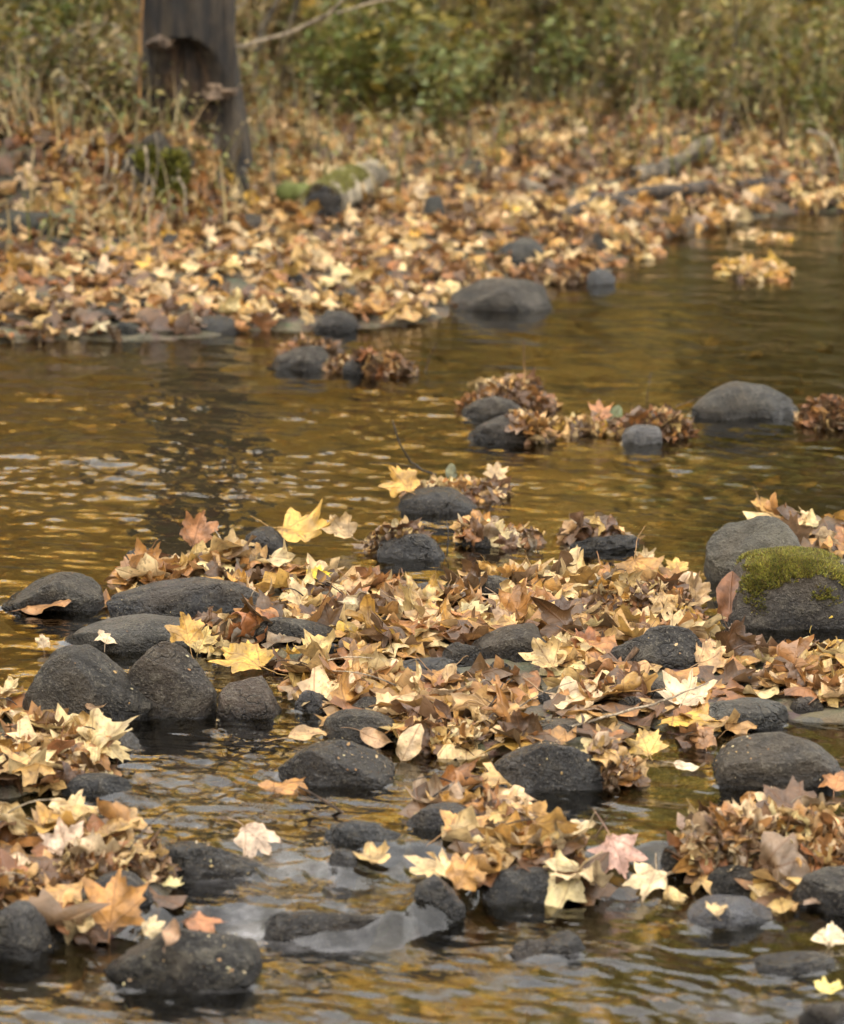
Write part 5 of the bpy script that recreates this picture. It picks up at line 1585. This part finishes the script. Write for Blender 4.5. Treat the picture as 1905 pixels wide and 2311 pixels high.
# grass, stalks and small leaves that nobody could count
n = 19000
Y = RNG.uniform(11.8, 19.5, n); X = RNG.uniform(-1, 1, n) * (.15 * Y + 1.2)
d = sdist(X, Y, LAND); side = sm((X - .7) / 1.3); s0 = 3.4 - 2.4 * side
Z = terrain(X, Y)
bv, bf, bc = [], [], []
P, N, S, C = [], [], [], []
left = (X < -.75) & (Y > 13.0)
for i in range(n):
    if d[i] < max(.18, s0[i] - 2.3) and not left[i]: continue
    if abs(X[i] - mlog.location.x - .08) < .32 and Y[i] < mlog.location.y + .5: continue
    e = (d[i] - (s0[i] - .8)) / .9
    if not left[i] and random.random() > max(e, .20): continue
    h = random.uniform(.12, .6) * (.6 + .4 * min(1, max(0, e)))
    a = random.uniform(0, 6.28); ln = random.uniform(.1, .9); w = random.uniform(.003, .007)
    c = jit(random.choice(GREENS[:3] + BROWNG + [(.34, .26, .11)]), .3)
    if X[i] < -.5 and random.random() < .6: c = jit(random.choice(BROWNG + [(.3, .2, .09)]), .3)
    p = np.array((X[i], Y[i], Z[i]))
    dv = np.array((math.cos(a), math.sin(a), 0)); sv_ = np.array((-math.sin(a), math.cos(a), 0)) * w
    b = len(bv)
    q = [p + dv * ln * h * t * t + np.array((0, 0, h * (t - .25 * ln * t * t))) for t in (0, .35, .7, 1)]
    bv += [q[0] - sv_, q[0] + sv_, q[1] + sv_ * .9, q[1] - sv_ * .9, q[2] + sv_ * .6, q[2] - sv_ * .6, q[3] + sv_ * .1, q[3] - sv_ * .1]
    bf += [[b, b + 1, b + 2, b + 3], [b + 3, b + 2, b + 4, b + 5], [b + 5, b + 4, b + 6, b + 7]]
    bc += [(*c, 1)] * 8
    for _ in range(random.choice((0, 2, 4, 5))):
        t = random.uniform(.2, 1)
        P.append(p + dv * ln * h * t * t + np.array((random.gauss(0, .03), random.gauss(0, .03), h * t))); N.append(Vector((random.gauss(0, .5), random.gauss(0, .5) - .2, .8)).normalized()[:])
        S.append(random.uniform(.02, .055)); C.append(jit(random.choice(GREENS + BROWNG), .3))
v1, f1, c1 = leaf_quads(P, N, S, C)
grass = mesh_np('undergrowth', np.concatenate([np.array(bv), v1]), [np.array(bf), f1 + len(bv)], PLANT, {'tint': ('FLOAT_COLOR', np.concatenate([np.array(bc), c1]))})
tag(grass, 'tangle of grass blades, stalks and small leaves on the far bank', 'undergrowth', kind='stuff')

# ------------------------------------------------------------------ autumn trees beyond, seen mirrored in the stream
def tree(x, y, h, cr, cols, label, group, seed, low=.25):
    rs = np.random.default_rng(seed)
    z0 = t1(x, y) - .1
    root = empty('autumn_tree', (x, y, z0))
    tag(root, label, 'tree', group)
    vs, fs, b = [], [], 0
    Q = [np.array((.15 * math.sin(2 * t + seed), .12 * math.cos(3 * t + seed), h * .92 * t)) for t in np.linspace(0, 1, 12)]
    v, f = tube_np(Q, .13 + .008 * h, .03, 12); vs.append(v); fs.append(f); b = len(v)
    tips = []
    for k in range(26):
        t = rs.uniform(low, .95); a = rs.uniform(0, 6.28); L = cr * rs.uniform(.55, 1.0) * (1.15 - .6 * t)
        p0 = Q[int(t * 11)]
        P = [p0 + np.array((math.cos(a) * L * s, math.sin(a) * L * s, L * .45 * s ** 1.2)) for s in np.linspace(0, 1, 6)]
        v, f = tube_np(P, .05 * (1.1 - t) + .012, .008, 6); vs.append(v); fs.append(f + b); b += len(v)
        tips += P[2:]
    mesh_np('trunk', np.concatenate(vs), np.concatenate(fs), BARK, parent=root)
    tips = np.array(tips)
    m = int(1500 + 420 * h)
    c = tips[rs.integers(0, len(tips), m)] + rs.normal(0, 1, (m, 3)) * np.array((cr * .2, cr * .2, cr * .16))
    N = rs.normal(size=(m, 3)); N[:, 2] = np.abs(N[:, 2]); N /= np.linalg.norm(N, axis=1)[:, None]
    cc_ = np.array(cols)[rs.integers(0, len(cols), m)] * rs.uniform(.7, 1.3, (m, 1))
    v, f, q = leaf_quads(c, N, rs.uniform(.16, .34, m), cc_, .8)
    mesh_np('crown', v, f, CROWN, {'tint': ('FLOAT_COLOR', q)}, parent=root)
GOLD = [(.76, .55, .13), (.70, .47, .09), (.80, .62, .20), (.52, .34, .07)]
OLV = [(.14, .13, .025), (.20, .17, .03), (.10, .10, .02), (.28, .20, .03)]
k = 0
for x_, y_, h_, cr_, low in [(-7.6, 20.5, 6.0, 2.3, .10), (-4.7, 21, 5.4, 2.0, .10), (-2.5, 20.2, 5.8, 1.8, .08), (-.6, 21.5, 5.0, 1.9, .10), (-3.6, 26, 8.5, 2.4, .15), (-7.5, 27, 9, 2.6, .15), (.9, 20, 5.6, 1.7, .08), (-3.5, 18.9, 4.0, 1.5, .06), (-1.5, 18.8, 3.6, 1.4, .06), (-5.8, 18.7, 4.2, 1.5, .06), (.2, 27, 9.5, 2.4, .15)]:
    k += 1
    tree(x_, y_, h_, cr_, GOLD, 'golden autumn tree beyond the far bank mirrored in the stream', 'golden trees beyond the bank', 500 + k, low)
for x_, y_, h_, cr_, low in [(2.2, 20.5, 9, 2.4, .08), (4.6, 21, 11, 2.8, .08), (7.2, 22, 12, 3.0, .1), (2.6, 26, 14, 3.2, .15), (6.0, 28, 15, 3.6, .15)]:
    k += 1
    tree(x_, y_, h_, cr_, OLV, 'olive green tree beyond the right bank mirrored in the stream', 'olive trees beyond the right bank', 500 + k, low)
print('singles', N_SINGLE[0], 'litter', litter.count())
